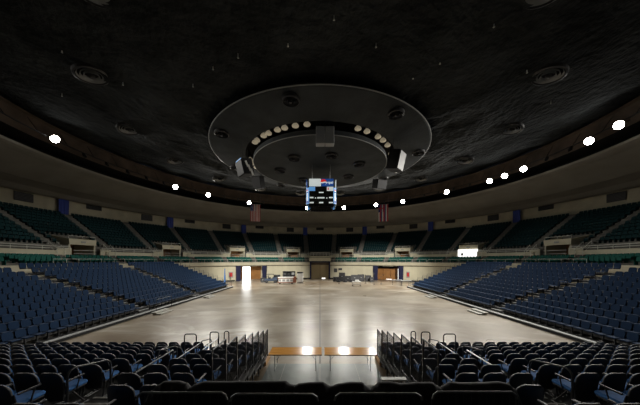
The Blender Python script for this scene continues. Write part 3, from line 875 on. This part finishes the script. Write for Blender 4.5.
for pts, nm in drapes:
    x0, x1 = pts[0][0], pts[-1][0]
    def top(x):
        for (a_, ya), (b_, yb) in zip(pts, pts[1:]):
            if a_ <= x <= b_: t_ = (x-a_)/(b_-a_); t_ = t_*t_*(3-2*t_); return ya+(yb-ya)*t_
        return pts[-1][1]
    NX, prof = 60, [(.20,-1.4),(.20,-.9),(.17,-.4),(.12,-.12),(.05,-.02),(0,0),(-.05,-.02),(-.11,-.14),(-.15,-.5),(-.17,-1.4)]
    vs = []
    for i in range(NX+1):
        px = x0+(x1-x0)*i/NX; X = px2(px, DD); Zt = dz(top(px))
        fold = .03*sin(i*.7)+.02*sin(i*1.7+1)
        for yo, zo in prof:
            vs.append((X, DD+yo+fold*min(1, -zo*1.2), Zt+zo))
    n_ = len(prof); fs = [(i*n_+q, i*n_+q+1, (i+1)*n_+q+1, (i+1)*n_+q) for i in range(NX) for q in range(n_-1)]
    fs += [tuple(range(n_)), tuple(NX*n_+q for q in range(n_))]
    o = fixn(MB().add(vs, fs).build('black_drape', M['drape'], smooth=True)); tag(o, f'black cloth sagging over the near barrier, {nm} length', 'drape', 'black cloths over the near barrier')
# platform under the barrier and front rails
pf = MB().box((0,2.75,1.66), (5.6,1.9,.12)); o = pf.build('platform', M['deck']); tag(o, 'dark platform under the draped barrier at the bottom', 'platform')
RD = 3.15
for x0, x1, y, nm in ((137,227,392.6,'far left'),(230.5,318,394.2,'inner left'),(334.5,422,393.6,'inner right'),(432.5,517,392,'far right')):
    z = CZ-(y-HY)*RD/F; X0, X1 = px2(x0, RD), px2(x1, RD); L = X1-X0
    t = empty('front_railing', ((X0+X1)/2, RD, 1.72)); tag(t, f'black barrier with a shiny top pipe before the draped cloth, {nm} of four', 'railing', 'front railings at the bottom')
    h = z-1.72; e = .05
    MB().tube([(-L/2,0,h-.09),(-L/2+.02,0,h-.035),(-L/2+.07,0,h),(L/2-.07,0,h),(L/2-.02,0,h-.035),(L/2,0,h-.09)], .015, 8).build('top_rail', M['steel'], t)
    for s in (-1,1): MB().tube([(s*L/2,0,h-.09),(s*L/2,0,0)], .016, 6).build('post', M['blackm'], t)
    b = MB()
    for i in range(1, 11): b.tube([(-L/2+L*i/11,0,.1),(-L/2+L*i/11,0,h-.01)], .007, 4)
    b.tube([(-L/2,0,.1),(L/2,0,.1)], .012, 5); b.build('balusters', M['blackm'], t)
# corner rails running back to the near side
for sd, (pA, pB) in ((-1, ((135.5,377.5),(174,348))),): pass
# pale step beside the right guard panels
o = MB().box((px2(394,5.9), 5.9, CZ-(379-HY)*5.9/F), (.62,.16,.035), bev=.01).box((px2(394,5.9)-.28, 5.95, (CZ-(379-HY)*5.9/F)/2), (.03,.03,CZ-(379-HY)*5.9/F)).box((px2(394,5.9)+.28, 5.95, (CZ-(379-HY)*5.9/F)/2), (.03,.03,CZ-(379-HY)*5.9/F)).build('shelf_step', M['white']); tag(o, 'white topped step beside the right near stand', 'step')

# ------------------------------------------------------------------ ceiling fittings
# round diffusers
def diffuser(kind):
    t = empty('ceiling_diffuser')
    k = 1.0 if kind == 'big' else .62
    a = fixn(MB().lathe([(1.12*k,.1),(1.12*k,-.12),(1.0*k,-.18),(.95*k,-.05)], n=28).build('rim', M['darkg'], t))
    b = MB()
    for i, r in enumerate((.82,.62,.42)): b.lathe([(r*k,-.02-.05*i),(r*k+.09*k,-.12-.05*i),((r+.02)*k,.02)], n=28)
    b = fixn(b.build('cone_rings', M['grey'] if kind == 'big' else M['darkg'], t))
    c = fixn(MB().lathe([(.01,-.28),(.16*k,-.26),(.2*k,-.1),(.01,0)], n=16).build('hub', M['darkg'], t))
    d = fixn(MB().lathe([(.01,.04),(.98*k,.04)], n=28).build('backing', M['void'], t))
    reg(t, a, b, c, d); return t
D0 = diffuser('big'); D1 = diffuser('small'); f0 = f1 = True
for i in range(16):
    a = -168.75+22.5*i
    o = D0 if f0 else copy_tree(D0); f0 = False
    z = ceil_z(21)-.15; o.location = pol(21, a, z); o.rotation_euler = (R(-12)*cos(R(a)) , R(12)*sin(R(a)), 0)
    tag(o, f'large round diffuser in dark roof, {ordn(int(abs(a)/22.5)+1)} from far end, {side(a)} half', 'air diffuser', 'large round diffusers of the outer roof')
for i in range(8):
    a = -168.75+45*i
    o = D1 if f1 else copy_tree(D1); f1 = False
    o.location = pol(11.6, a, 17.16); q = (a+360) % 360
    tag(o, f'small round diffuser in the canopy ring, {ordn(int((q)/45)+1)} clockwise from its far side', 'air diffuser', 'small round diffusers of the canopy ring')
for i, (r, a) in enumerate(((4.0,162),(4.3,-138),(4.9,108),(5.1,-84),(4.8,54),(4.8,-30),(4.8,12))):
    o = copy_tree(D1); o.location = pol(r, a, 16.13)
    tag(o, f'small round diffuser in the inner ceiling disc, {["nearest right of middle","nearest left of middle","right hand nearer","left hand","right hand farther","left hand farther","far middle"][i]}', 'air diffuser', 'small round diffusers of the inner disc')
# cream lamps in the slot
LP = [(255,147),(257,142.5),(263.7,140),(268.5,137),(277.5,134.6),(284.6,132),(295.4,132),(307,128.5),(358,133),(367,136),(378,140),(383,144),(387.5,147.5),(391,151)]
def slot_lamp():
    t = empty('slot_lamp')
    a = fixn(MB().lathe([(.01,-.16),(.18,-.15),(.30,-.08),(.33,0),(.26,.12),(.1,.26)], n=18).build('lamp_shade', M['shade'], t, smooth=True))
    b = MB().tube([(0,0,.28),(0,0,1.2)], .03, 6).build('stem', M['blackm'], t)
    c = fixn(MB().lathe([(.01,.25),(.15,.27),(.12,.42),(.01,.44)], n=12).build('socket', M['grey'], t)); reg(t, a, b, c); return t
S0 = slot_lamp(); f0 = True
for i, (px, py) in enumerate(LP):
    t_ = (px-HX)/F; A = 1+t_*t_; r = 8.45; z = 16.95
    q = 3600-4*A*(900-r*r)
    if q < 0: Y = 30/A
    else: Y = (60-sqrt(q))/(2*A)
    o = S0 if f0 else copy_tree(S0); f0 = False
    o.location = (t_*Y, Y, 16.95); 
    s_ = 'left' if i < 8 else 'right'; n_ = i+1 if i < 8 else i-7
    tag(o, f'round cream lamp in the ceiling slot, {ordn(n_)} from the {"left end of the left" if i<8 else "left end of the right"} group', 'lamp', 'cream lamps in the ceiling slot')
# lamps on the far left of the slot
for i, a in enumerate((-96,-88,-80)):
    o = copy_tree(S0); o.location = pol(8.5, a, 16.9); tag(o, f'round cream lamp low at the far left of the ceiling slot, {["nearest","middle","farthest"][i]} of three', 'lamp', 'cream lamps in the ceiling slot')
# grey hanging box with cage at the slot front
t = empty('equipment_box', (.45, 21.7, 15.9)); tag(t, 'grey two-part hanging box below the near edge of the ceiling slot', 'hanging box')
for x in (-.42,.42): MB().box((x,0,0), (.8,.7,1.55), bev=.03).build('cabinet', M['grey'], t)
b = MB()
for x in (-.8,-.4,0,.4,.8): b.tube([(x,0,.75),(x,0,1.5)], .025, 5)
b.tube([(-.9,0,1.2),(.9,0,1.2)], .02, 5); b.build('hanger', M['darkg'], t)
# speaker clusters
def speaker(px, py, r, far, sz, label, rz, panel=True):
    t_ = (px-HX)/F; A = 1+t_*t_; q = 3600-4*A*(900-r*r); Y = (60+(sqrt(max(0,q)) if far else -sqrt(max(0,q))))/(2*A)
    z = CZ+(HY-py)*Y/F
    t = empty('hung_loudspeaker', (t_*Y, Y, z), rz); tag(t, label, 'loudspeaker', 'loudspeaker clusters under the canopy')
    wd, dp, h = sz
    cb_ = MB(); m = Matrix.Rotation(R(14), 4, 'X'); cb_.box((0,0,0), sz, bev=.05, M_=m); cb_.build('cabinet', M['void'], t)
    g = MB(); g.box((0,-.0,0), (wd*.9,.05,h*.88), M_=m @ Matrix.Translation((0,-dp/2-.02,0))); g.build('grille', M['black'], t)
    if panel:
        b = MB()
        for i in range(3): b.box((wd/2+.12+.04*i, -.2+.25*i, .1-.35*i), (.04,.18,.6), M_=Matrix.Rotation(R(25), 4, 'X'))
        b.build('side_fins', M['white'], t)
        MB().box((0,-dp/2-.1,h*.36), (wd*.8,.06,.22), M_=m).build('light_strip', M['signlb'], t)
    b = MB()
    for x in (-wd*.35, wd*.35): b.tube([(x,0,h/2-.05),(x,0,17.0-z)], .02, 5)
    b.build('cable', M['blackm'], t); return t
speaker(245, 168, 9.5, False, (1.6,1.1,1.5), 'loudspeaker cluster with a pale light strip and fins, left edge of the inner disc', R(-50))
speaker(258.5, 182.5, 9.5, True, (1.4,1.1,1.7), 'dark loudspeaker box hung behind the left fins cluster', R(-20), False)
speaker(396, 161, 9.5, False, (1.5,1.2,1.9), 'loudspeaker cluster with white fins, right edge of the inner disc', R(50))
speaker(379.5, 184.5, 9.5, True, (1.7,1.2,1.3), 'dark loudspeaker box hung behind the right fins cluster', R(25), False)

# flood lights on the ring
t0 = empty('flood_light')
def fl_parts(t):
    a = fixn(MB().lathe([(.01,.55),(.25,.5),(.42,.1),(.46,0),(.4,-.02)], n=20).build('housing', M['darkg'], t))
    b = fixn(MB().lathe([(.01,-.10),(.25,-.08),(.41,.0)], n=20).build('lens', M['lamp'], t))
    c = MB().tube([(-.5,0,.1),(-.5,0,.75),(.5,0,.75),(.5,0,.1)], .03, 5).build('bracket', M['blackm'], t)
    return a, b, c
reg(t0, *fl_parts(t0)); f0 = True
order = sorted(range(len(lamps)), key=lambda i: lamps[i][0])
vis_l = [i for i in order if abs(lamps[i][0]) < 100]
for i in vis_l:
    a, z = lamps[i]; o = t0 if f0 else copy_tree(t0); f0 = False
    p = pol(31.2, a, z); o.location = p
    tg = Vector((0, 16, 3)); o.rotation_euler = (p-tg).to_track_quat('Z', 'Y').to_euler()
    tag(o, f'lit flood light on the roof rim, {ordn(vis_l.index(i)+1)} from the left end of the ring', 'flood light', 'lit flood lights on the roof rim')
# catwalk pipe ring carrying them, with unlit cans between
rg = MB(); rg.lathe([(31.5,18.95),(31.58,18.95),(31.58,19.05),(31.5,19.05),(31.5,18.95)], (0,CY,0), n=120)
for k in range(60):
    a = 6*k; p = pol(31.54, a, 19.0); q = pol(32.6, a, 20.6); rg.tube([p, q], .04, 4)
o = fixn(rg.build('lighting_pipe', M['blackm'])); tag(o, 'dark pipe ring below the roof rim carrying the flood lights', 'pipe ring')
can = MB(); can.lathe([(.01,.3),(.16,.28),(.22,-.25),(.18,-.25),(.15,.2)], n=12); can_me = fixn(can.build('stage_lamp', M['darkg'])); cme = can_me.data; bpy.data.objects.remove(can_me)
for k in range(-16, 17):
    a = 5.5*k+1.7
    if any(abs(a-lamps[i][0]) < 1.6 for i in vis_l): continue
    o = bpy.data.objects.new('stage_lamp', cme); C.objects.link(o); o.location = pol(31.5, a, 18.72); o.rotation_euler = (R(-25), 0, -R(a))
    tag(o, f'small unlit stage lamp on the rim pipe, {ordn(int(abs(a)/5.5)+1)} from the middle on the {side(a)}', 'stage lamp', 'unlit stage lamps on the rim pipe')

# flags
def flag(px, name, label, us):
    a, Y = on_circle(px, 30.4); zt = CZ+(HY-204.5)*Y/F; hgt = 17*Y/F; wd = 9.5*Y/F
    t = empty(name, pol(30.4, a, zt), -R(a)*.6); tag(t, label, 'flag', 'flags below the roof rim')
    NX, NZ = 13 if us else 8, 10
    def sheet(x0, x1, z0, z1, m, nm, off=0):
        b = MB(); vs = []
        n = 8
        for s_ in (-.02-off, .02+off):
            for j_ in range(n+1):
                for i in range(3):
                    x = x0+(x1-x0)*i/2; z = z0+(z1-z0)*j_/n; vs.append((x, .10*sin(x*3.2+z*.4)+s_, z))
        q = 3*(n+1); fs = []
        for s_ in (0,1):
            for j_ in range(n):
                for i in range(2): a_ = s_*q+j_*3+i; fs.append((a_,a_+1,a_+4,a_+3))
        ed = [0,1,2]+[2+3*j_ for j_ in range(1,n+1)]+[3*n+1,3*n]+[3*j_ for j_ in range(n-1,0,-1)]
        for i in range(len(ed)): a_, b_ = ed[i], ed[(i+1)%len(ed)]; fs.append((a_,b_,b_+q,a_+q))
        return fixn(b.add(vs, fs).build(nm, m, t))
    if us:
        for i in range(13): sheet(-wd/2+wd*i/13, -wd/2+wd*(i+1)/13, -hgt, 0, M['flagr'] if i % 2 == 0 else M['flagw'], 'stripe')
        cn = sheet(-wd/2, -wd/2+wd*7/13, -hgt*.4, 0, M['flagb'], 'canton', .02)
        b = MB()
        for i in range(4):
            for j_ in range(5): b.box((-wd/2+wd*.54*(i+.5)/4, -.10+.1*sin((-wd/2+wd*.54*(i+.5)/4)*3.2), -hgt*.4*(j_+.5)/5), (.11,.02,.11), rz=0)
        b.build('stars', M['flagw'], cn)
    else:
        cols = ['flagw','flagr','flagb','flagw','flagr','flagb','flagw','flagr']
        for i in range(8): sheet(-wd/2+wd*i/8, -wd/2+wd*(i+1)/8, -hgt, 0, M[cols[i]], 'stripe')
        sheet(-wd/2, 0, -hgt*.45, 0, M['flagb'], 'canton', .02)
        sheet(-wd*.3, -wd*.2, -hgt*.45, 0, M['flagr'], 'canton_cross', .04); sheet(-wd/2, 0, -hgt*.26, -hgt*.2, M['flagr'], 'canton_cross', .04)
    MB().tube([(-wd/2-.1,0,.03),(wd/2+.1,0,.03)], .03, 5).build('flag_bar', M['grey'], t)
    b = MB(); b.tube([(-wd/2,0,.03),(-wd/2,0,19.9-zt)], .012, 4).tube([(wd/2,0,.03),(wd/2,0,19.9-zt)], .012, 4); b.build('cord', M['grey'], t)
flag(255.4, 'hanging_flag', 'hanging flag with red and white stripes and a starred blue corner', True)
flag(383.3, 'hanging_flag', 'hanging flag with white, red and blue stripes and a crossed corner', False)

# ------------------------------------------------------------------ scoreboard
SB = empty('scoreboard', (.15, 30, 11.5)); tag(SB, 'four-sided scoreboard hung from the centre of the ceiling disc', 'scoreboard')
k8 = 30/F     # metres per photo pixel at the scoreboard's centre
FY = -1.75
sbx = lambda px: (px-321.2)*(28.25/F)
sbz = lambda py: CZ+(HY-py)*(28.25/F)-11.5
def face_panel(x0, x1, y0, y1, m, nm, par, fy=FY, d=.06, four=True):
    cx, cz = (sbx(x0)+sbx(x1))/2, (sbz(y0)+sbz(y1))/2; W_, H_ = sbx(x1)-sbx(x0), sbz(y0)-sbz(y1); out = []
    for q in range(4):
        m_ = Matrix.Rotation(q*pi/2, 4, 'Z'); c_ = m_ @ Vector((cx, fy, cz))
        out.append(MB().box(c_, (W_, d, H_), rz=q*pi/2).build(nm, m, par[q] if isinstance(par, list) else par))
    return out
core = MB().box((0,0,(sbz(179)+sbz(202))/2), (2.9,3.3,sbz(179)-sbz(202)), bev=.05).box((0,0,(sbz(179)+sbz(202))/2), (3.3,2.9,sbz(179)-sbz(202)), bev=.05); core.build('core_body', M['black'], SB)
wp = face_panel(309, 320.8, 178.8, 186.2, M['signw'], 'white_sign', SB)
bp = face_panel(321.4, 333.4, 178.8, 186.2, M['signb'], 'blue_sign', SB)
ub = face_panel(309.2, 315, 186.8, 190.8, M['signlb'], 'sky_blue_sign', SB)
face_panel(315.4, 326.2, 186.9, 190.4, M['led'], 'message_screen', SB)
wr = face_panel(326.8, 333.2, 186.8, 190.8, M['signw'], 'logo_sign', SB)
face_panel(327.6, 328.6, 187.6, 190.0, M['signr'], 'red_mark', wr, fy=FY-.05, d=.03)
fb = face_panel(309.2, 333.2, 191.2, 203.6, M['led'], 'score_face', SB)
for x0, x1, y0, y1 in ((318.8,323.5,192.0,193.1),(309.6,313.4,197.0,198.3),(314.9,316,197.6,198.6),(317.2,324.4,197.2,198.5),(326.2,327.2,197.6,198.6),(329,332.8,197.0,198.3),(309.6,313.6,202.0,203.3),(319,323.2,202.0,203.3),(328.8,332.8,202.0,203.3)):
    face_panel(x0, x1, y0, y1, M['signw'], 'caption_plate', fb, fy=FY-.05, d=.03)
for x0, x1, y0, y1 in ((310.5,317,193.8,196.6),(318.5,324,193.8,196.6),(325.5,332,193.8,196.6),(310.5,317,199.2,201.5),(325.5,332,199.2,201.5)):
    face_panel(x0, x1, y0, y1, M['black'], 'digit_panel', fb, fy=FY-.05, d=.03)
# angled corner panels
for q in range(4):
    m_ = Matrix.Rotation(q*pi/2, 4, 'Z')
    vs = []
    zt, zb = sbz(187.5), sbz(203.6)
    c0 = m_ @ Vector((1.60, -1.60, 0)); rzq = q*pi/2+pi/4
    cp = MB().box((c0.x, c0.y, (zt+zb)/2), (.46,.08,zt-zb), rz=rzq, bev=.02).build('corner_panel', M['signlb'], SB)
    nrm = Vector((cos(rzq-pi/2), sin(rzq-pi/2), 0))
    c1 = c0+nrm*.055
    MB().box((c1.x, c1.y, (zt*.45+zb*.55)), (.16,.02,(zt-zb)*.55), rz=rzq).build('white_lettering_band', M['signw'], cp)
    b1 = MB().box((c1.x, c1.y, zb+.22), (.44,.02,.3), rz=rzq).build('navy_foot', M['signb'], cp)
    for j_, (zc, mm) in enumerate(((.13,'signr'),(0,'signw'),(-.13,'signb'))):
        MB().box((c1.x+nrm.x*.01, c1.y+nrm.y*.01, zt-.42+zc), ((.26,.34,.26)[j_],.02,.12), rz=rzq, bev=.02).build('emblem', M[mm], cp)
# round emblem and lettering of the blue sign
def text_mesh(txt, size, m, parent, loc, rz, name='lettering'):
    cu = bpy.data.curves.new('tmp', 'FONT'); cu.body = txt; cu.size = size; cu.align_x = 'CENTER'; cu.align_y = 'CENTER'; cu.extrude = .012; cu.offset = .012
    o = bpy.data.objects.new('tmp', cu); C.objects.link(o); dg = bpy.context.evaluated_depsgraph_get(); me = bpy.data.meshes.new_from_object(o.evaluated_get(dg))
    bpy.data.objects.remove(o); me.materials.clear(); me.materials.append(m)
    for p in me.polygons: p.material_index = 0
    t = bpy.data.objects.new(name, me); C.objects.link(t); t.parent = parent; t.location = loc; t.rotation_euler = (pi/2, 0, rz); return t
for q in range(4):
    m_ = Matrix.Rotation(q*pi/2, 4, 'Z')
    cx, cz = sbx(323.4), sbz(182.4)
    def half(z0, z1, curve_):
        r_ = .33; pts = []; n = 14
        lo = [(-sqrt(max(0, r_*r_-z0*z0))+i/n*2*sqrt(max(0, r_*r_-z0*z0)), z0) for i in range(n+1)]
        return lo
    r_ = .36
    def segp(t0, t1):  # disc slice between two heights with a wavy border
        n = 16; out = []
        a0, a1 = math.asin(t0), math.asin(t1)
        for i in range(n+1): a = a0+(a1-a0)*i/n; out.append((r_*cos(a), r_*sin(a)))
        if abs(t1) < 1: out += [(r_*cos(a1)*(1-2*i/6), r_*t1+.04*sin(pi*2*i/6)) for i in range(1,6)]
        for i in range(n+1): a = a1+(a0-a1)*i/n; out.append((-r_*cos(a), r_*sin(a)))
        if abs(t0) < 1: out += [(-r_*cos(a0)*(1-2*i/6), r_*t0-.04*sin(pi*2*i/6)) for i in range(1,6)]
        return out
    for (t0_, t1_), mm in (((.12,1),'signr'),((-.25,.12),'signw'),((-1,-.25),'signb')):
        g = MB(); g.prism(segp(t0_, t1_), .04, m_ @ Matrix.Translation((cx, FY-.06, cz))); fixn(g.build('emblem', M[mm], bp[q]))
    text_mesh('pepsi', .44, M['signw'], bp[q], m_ @ Vector((sbx(329.2), FY-.05, sbz(182.6))), q*pi/2)
# bottom cage and hoist cables
cg = MB()
for z in (sbz(203.4), sbz(206)):
    cg.tube([(-1.45,-1.45,z),(1.45,-1.45,z),(1.45,1.45,z),(-1.45,1.45,z)], .04, 5, closed=True)
for i in range(9):
    x = -1.4+2.8*i/8
    for s in (-1,1): cg.box((x, s*1.45, (sbz(203.4)+sbz(206))/2), (.2,.04,.3)); cg.box((s*1.45, x, (sbz(203.4)+sbz(206))/2), (.04,.2,.3))
cg.build('lower_cage', M['black'], SB)
for s in (-1,1):
    for e in (-1,1): MB().tube([(s*1.1,e*1.1,sbz(179)),(s*1.1,e*1.1,16.2-11.5)], .025, 5).build('cable', M['grey'], SB)

# ------------------------------------------------------------------ things on the far floor
def at(px, Y): return (px-HX)/F*Y
# snack counter with white front and orange trim
t = empty('serving_cart', (at(287,47.5), 47.5, 0), R(4)); tag(t, 'white fronted serving cart with orange red trim, left of the middle opening', 'cart')
MB().box((-.2,0,.75),(2.9,1.2,.95), bev=.04).build('body', M['white'], t); MB().box((-.2,-.02,1.3),(3.1,1.4,.12), bev=.03).build('counter_top', M['white'], t)
b = MB().box((-.2,-.62,.34),(3.0,.05,.16)).box((-.2,-.62,1.15),(3.0,.05,.1))
for x in (-1.65,1.25): b.box((x,-.62,.75),(.12,.06,.9))
b.build('trim_band', M['orange'], t); MB().box((1.55,0,.85),(.5,1.1,1.2), bev=.03).build('side_cabinet', M['orange'], t)
for x in (-1.4,-.6,.2,.9): MB().box((x,-.66,.75),(.5,.02,.4), bev=.005).build('menu_panel', M['grey'], t)
for x in (-1.4,1.0): 
    for y in (-.4,.4): fixn(MB().lathe([(.01,-.05),(.14,-.05),(.14,.05),(.01,.05)], (x,y,.14), n=14, ax=Matrix.Rotation(pi/2,4,'X')).build('wheel', M['black'], t))
for x, m in ((-1.2,'darkg'),(-.4,'grey'),(.4,'darkg')):
    pass
# black rack behind
t = empty('storage_rack', (at(289,51), 51, 0)); tag(t, 'black shelving rack with three bays behind the serving cart', 'rack')
b = MB()
for z in (.15,.85,1.5,2.3): b.box((0,0,z),(2.6,.7,.08))
b.build('shelf', M['black'], t); b = MB()
for x in (-1.28,-.43,.43,1.28):
    for y in (-.32,.32): b.box((x,y,1.17),(.06,.06,2.34))
b.build('upright', M['blackm'], t)
MB().box((0,.3,1.2),(2.6,.05,2.3)).build('back_panel', M['void'], t)
for i in range(9):
    x = -.88+(i%3)*.86; z = .19+.7*(i//3); h = random.uniform(.3,.5)
    o = MB().box((0,0,h/2), (.55,.45,h), bev=.03).build('storage_box', M[random.choice(['darkg','grey','black'])], loc=(at(289,51)+x, 51, z+.0)); tag(o, f'small dark box on the {["lowest","middle","top"][i//3]} shelf of the black rack, {["left","middle","right"][i%3]} bay', 'box', 'boxes on the black rack')
# white cooler cabinet
t = empty('cooler_cabinet', (at(300.2,49.3), 49.3, 0)); tag(t, 'upright white cooler with a dark top, between rack and middle opening', 'cooler')
MB().box((0,0,1.05),(1.2,.8,1.9), bev=.04).build('body', M['white'], t); MB().box((0,-.02,2.15),(1.2,.84,.3), bev=.03).build('top_sign', M['black'], t)
MB().box((0,-.42,1.05),(1.05,.04,1.7), bev=.01).build('door', M['grey'], t).hide_render = False
MB().box((0,0,.06),(1.1,.7,.1)).build('base', M['black'], t)
t.children[2].data.materials[0] = M['white'] if t.children else None
# utility cart on the left
t = empty('utility_vehicle', (at(271,50), 50, 0), R(8)); tag(t, 'dark blue utility vehicle with a roof frame beside the left opening', 'vehicle')
MB().box((0,0,.62),(2.6,1.2,.5), bev=.1).box((.75,0,.95),(.9,1.15,.35), bev=.1).build('body', M['vehicle'], t)
b = MB().tube([(-1,-.5,.8),(-.9,-.5,1.75),(.5,-.5,1.75),(.9,-.5,1.0)], .03).tube([(-1,.5,.8),(-.9,.5,1.75),(.5,.5,1.75),(.9,.5,1.0)], .03); b.build('roof_frame', M['blackm'], t)
MB().box((-.2,0,1.78),(1.6,1.15,.06), bev=.02).build('roof', M['darkg'], t); MB().box((-.3,0,1.0),(.5,1.0,.2), bev=.05).box((-.55,0,1.3),(.12,1.0,.5), bev=.04).build('bench', M['black'], t)
for x in (-.85,.85):
    for y in (-.6,.6): fixn(MB().lathe([(.01,-.1),(.24,-.1),(.3,-.05),(.3,.05),(.24,.1),(.01,.1)], (x,y,.3), n=18, ax=Matrix.Rotation(pi/2,4,'X')).build('wheel', M['black'], t))
def road_case(x, y, z, w_, d_, h_, label, m='black'):
    t = empty('flight_case', (x,y,z), R(random.uniform(-8,8))); tag(t, label, 'case', 'flight cases by the far wall')
    MB().box((0,0,h_/2+.08),(w_,d_,h_-.08), bev=.02).build('body', M[m], t)
    b = MB()
    for zz in (.1,h_): b.box((0,-d_/2-.005,zz-.01),(w_+.02,.03,.05)); b.box((0,d_/2+.005,zz-.01),(w_+.02,.03,.05))
    for s in (-1,1): b.box((s*w_/2,-d_/2,h_/2+.05),(.05,.05,h_-.05))
    b.build('metal_edge', M['darkg'], t); MB().box((0,-d_/2-.02,h_*.6),(.25,.04,.1), bev=.01).build('handle', M['steel'], t)
    b = MB()
    for sx in (-1,1):
        for sy in (-1,1): b.box((sx*(w_/2-.1), sy*(d_/2-.1), .04),(.06,.08,.08))
    b.build('castor', M['black'], t); return t
for i, (px, Y, w_, h_) in enumerate(((263,51.2,.9,.9),(277,52,1.2,1.5),(336,52.5,1.2,1.0),(342,53,1.3,1.9),(348,52.8,1.3,1.2),(354.5,53,1.5,1.4),(361,53,1.4,1.5),(368,53,1.2,1.3),(371.5,51.5,.7,1.0))):
    road_case(at(px,Y), Y, 0, w_, .8, h_, f'black flight case by the far wall, {["left of the blue vehicle","right of the blue vehicle","first right of the middle opening","second right of the middle opening, tallest","third right of the middle opening","fourth right of the middle opening","fifth right of the middle opening","sixth right of the middle opening","small one by the right curtain"][i]}')
# coiled cable heaps and stands on cases
for i, (px, Y) in enumerate(((338.5,51.3),(345,51.3),(351,51.4))):
    b = MB()
    for q in range(5):
        r_ = .42-.03*q; b.tube([(r_*cos(2*pi*k/16), r_*sin(2*pi*k/16), .05+.09*q) for k in range(16)], .05, 5, closed=True)
    o = b.build('cable_coil', M['black'], loc=(at(px,Y), Y, 0)); tag(o, f'black cable coil on the floor before the cases, {["left","middle","right"][i]} of three', 'cable', 'cable coils by the far wall')
# microphone-like posts (crowd barriers)
for i, (px, Y, h_) in enumerate(((339,48,1.6),(365.5,48.5,1.7),(374,46.5,2.0),(381,47,1.4))):
    t = empty('barrier_post', (at(px,Y), Y, 0)); tag(t, f'slim dark post on a round base before the far wall, {ordn(i+1)} from the left', 'post', 'slim posts before the far wall')
    fixn(MB().lathe([(.01,.06),(.2,.05),(.22,0),(.01,0)], n=16).build('base', M['black'], t)); MB().tube([(0,0,.05),(0,0,h_)], .04, 8).build('pole', M['blackm'], t)
    fixn(MB().lathe([(.01,h_+.1),(.07,h_+.06),(.07,h_-.05),(.01,h_-.06)], n=12).build('cap', M['darkg'], t))
# white trolley
t = empty('trolley', (at(356.5,43.5), 43.5, 0)); tag(t, 'low white trolley standing alone on the floor right of centre', 'trolley')
MB().box((0,0,.78),(1.6,.9,.08), bev=.03).build('top_tray', M['white'], t); MB().box((0,0,.35),(1.5,.8,.06), bev=.02).build('lower_tray', M['grey'], t)
for x in (-.7,.7):
    for y in (-.38,.38):
        MB().tube([(x,y,.12),(x,y,.76)], .025, 6).build('leg', M['steel'], t); fixn(MB().lathe([(.01,-.03),(.07,-.03),(.07,.03),(.01,.03)], (x,y,.07), n=12, ax=Matrix.Rotation(pi/2,4,'X')).build('castor', M['black'], t))
o = MB().box((0,0,.16),(.7,.5,.32), bev=.08).build('white_bundle', M['white'], loc=(at(356.5,43.5)+.1,43.5,.825)); tag(o, 'rounded white bundle lying on the white trolley', 'bundle')
# long grey tables before the right opening
for i, (px, Y) in enumerate(((397,45.5),(406,44))):
    t = empty('long_table', (at(px,Y), Y, 0), R(-6)); tag(t, f'narrow grey table before the right opening, {["left","right"][i]} one', 'table', 'grey tables before the right opening')
    MB().box((0,0,.95),(1.9,.7,.06), bev=.01).build('tabletop', M['grey'], t)
    for x in (-.8,.8):
        for y in (-.28,.28): MB().tube([(x,y,0),(x,y,.93)], .025, 5).build('leg', M['blackm'], t)
# wall signs and cabinets
def wall_thing(px, z, w_, h_, m, name, label, cat, group=None, inner=None):
    a, Y = on_circle(px, 30.15); t = empty(name, pol(30.2, a, z), -R(a)); tag(t, label, cat, group)
    MB().box((0,0,0),(w_,.12,h_), bev=.02).build('frame', M[m], t)
    if inner: MB().box((0,-.07,0),(w_*.75,.03,h_*.7)).build('panel', M[inner], t)
    return t
wall_thing(335.6, 2.15, .8, .95, 'black', 'wall_board', 'square dark board on the wall right of the middle opening, lower left one', 'board', 'dark boards on the far wall', 'darkg')
wall_thing(340.2, 2.45, .9, .5, 'black', 'wall_board', 'flat dark board on the wall right of the middle opening, upper right one', 'board', 'dark boards on the far wall', 'darkg')
wall_thing(230.8, 1.5, .9, 1.3, 'grey', 'fire_cabinet', 'fire hose cabinet with red panel left of the left opening', 'cabinet', 'fire cabinets', 'red')
wall_thing(408, 1.5, .7, 1.3, 'grey', 'fire_cabinet', 'fire hose cabinet with red panel right of the right opening', 'cabinet', 'fire cabinets', 'red')
t = empty('covered_stand', (at(224.8,49), 49, 0)); tag(t, 'tall slim stand wrapped in blue cloth at the far left wall', 'stand')
fixn(MB().lathe([(.01,3.0),(.08,2.9),(.14,1.6),(.18,.9),(.2,0),(.01,0)], n=14).build('cloth', M['skirt'], t)); MB().tube([(0,0,2.9),(0,0,3.2)], .03, 6).build('pole', M['steel'], t)
# pull-down junction boxes on the soffit edge and tiny sprinklers in the roof
for i, (px, py) in enumerate(((62,60),(123,84),(238,50),(213,62),(288,38),(193,80),(334,12),(376,39),(413,71),(440,57),(494,25),(527,73),(551,110),(62,108))):
    d = (CZ*0+13.9)*F/(HY-py); o = empty('sprinkler_head', (at(px,d), d, 0)); rr = math.hypot(o.location.x, o.location.y-CY)
    o.location.z = (ceil_z(rr) if rr > 13.1 else 17.3)-.12
    tag(o, f'tiny pale sprinkler head, {ordn(i+1)} of those scattered over the dark roof', 'sprinkler', 'tiny sprinkler heads in the roof')
    fixn(MB().lathe([(.01,-.1),(.06,-.08),(.03,0),(.03,.3)], n=8).build('deflector', M['white'], o))
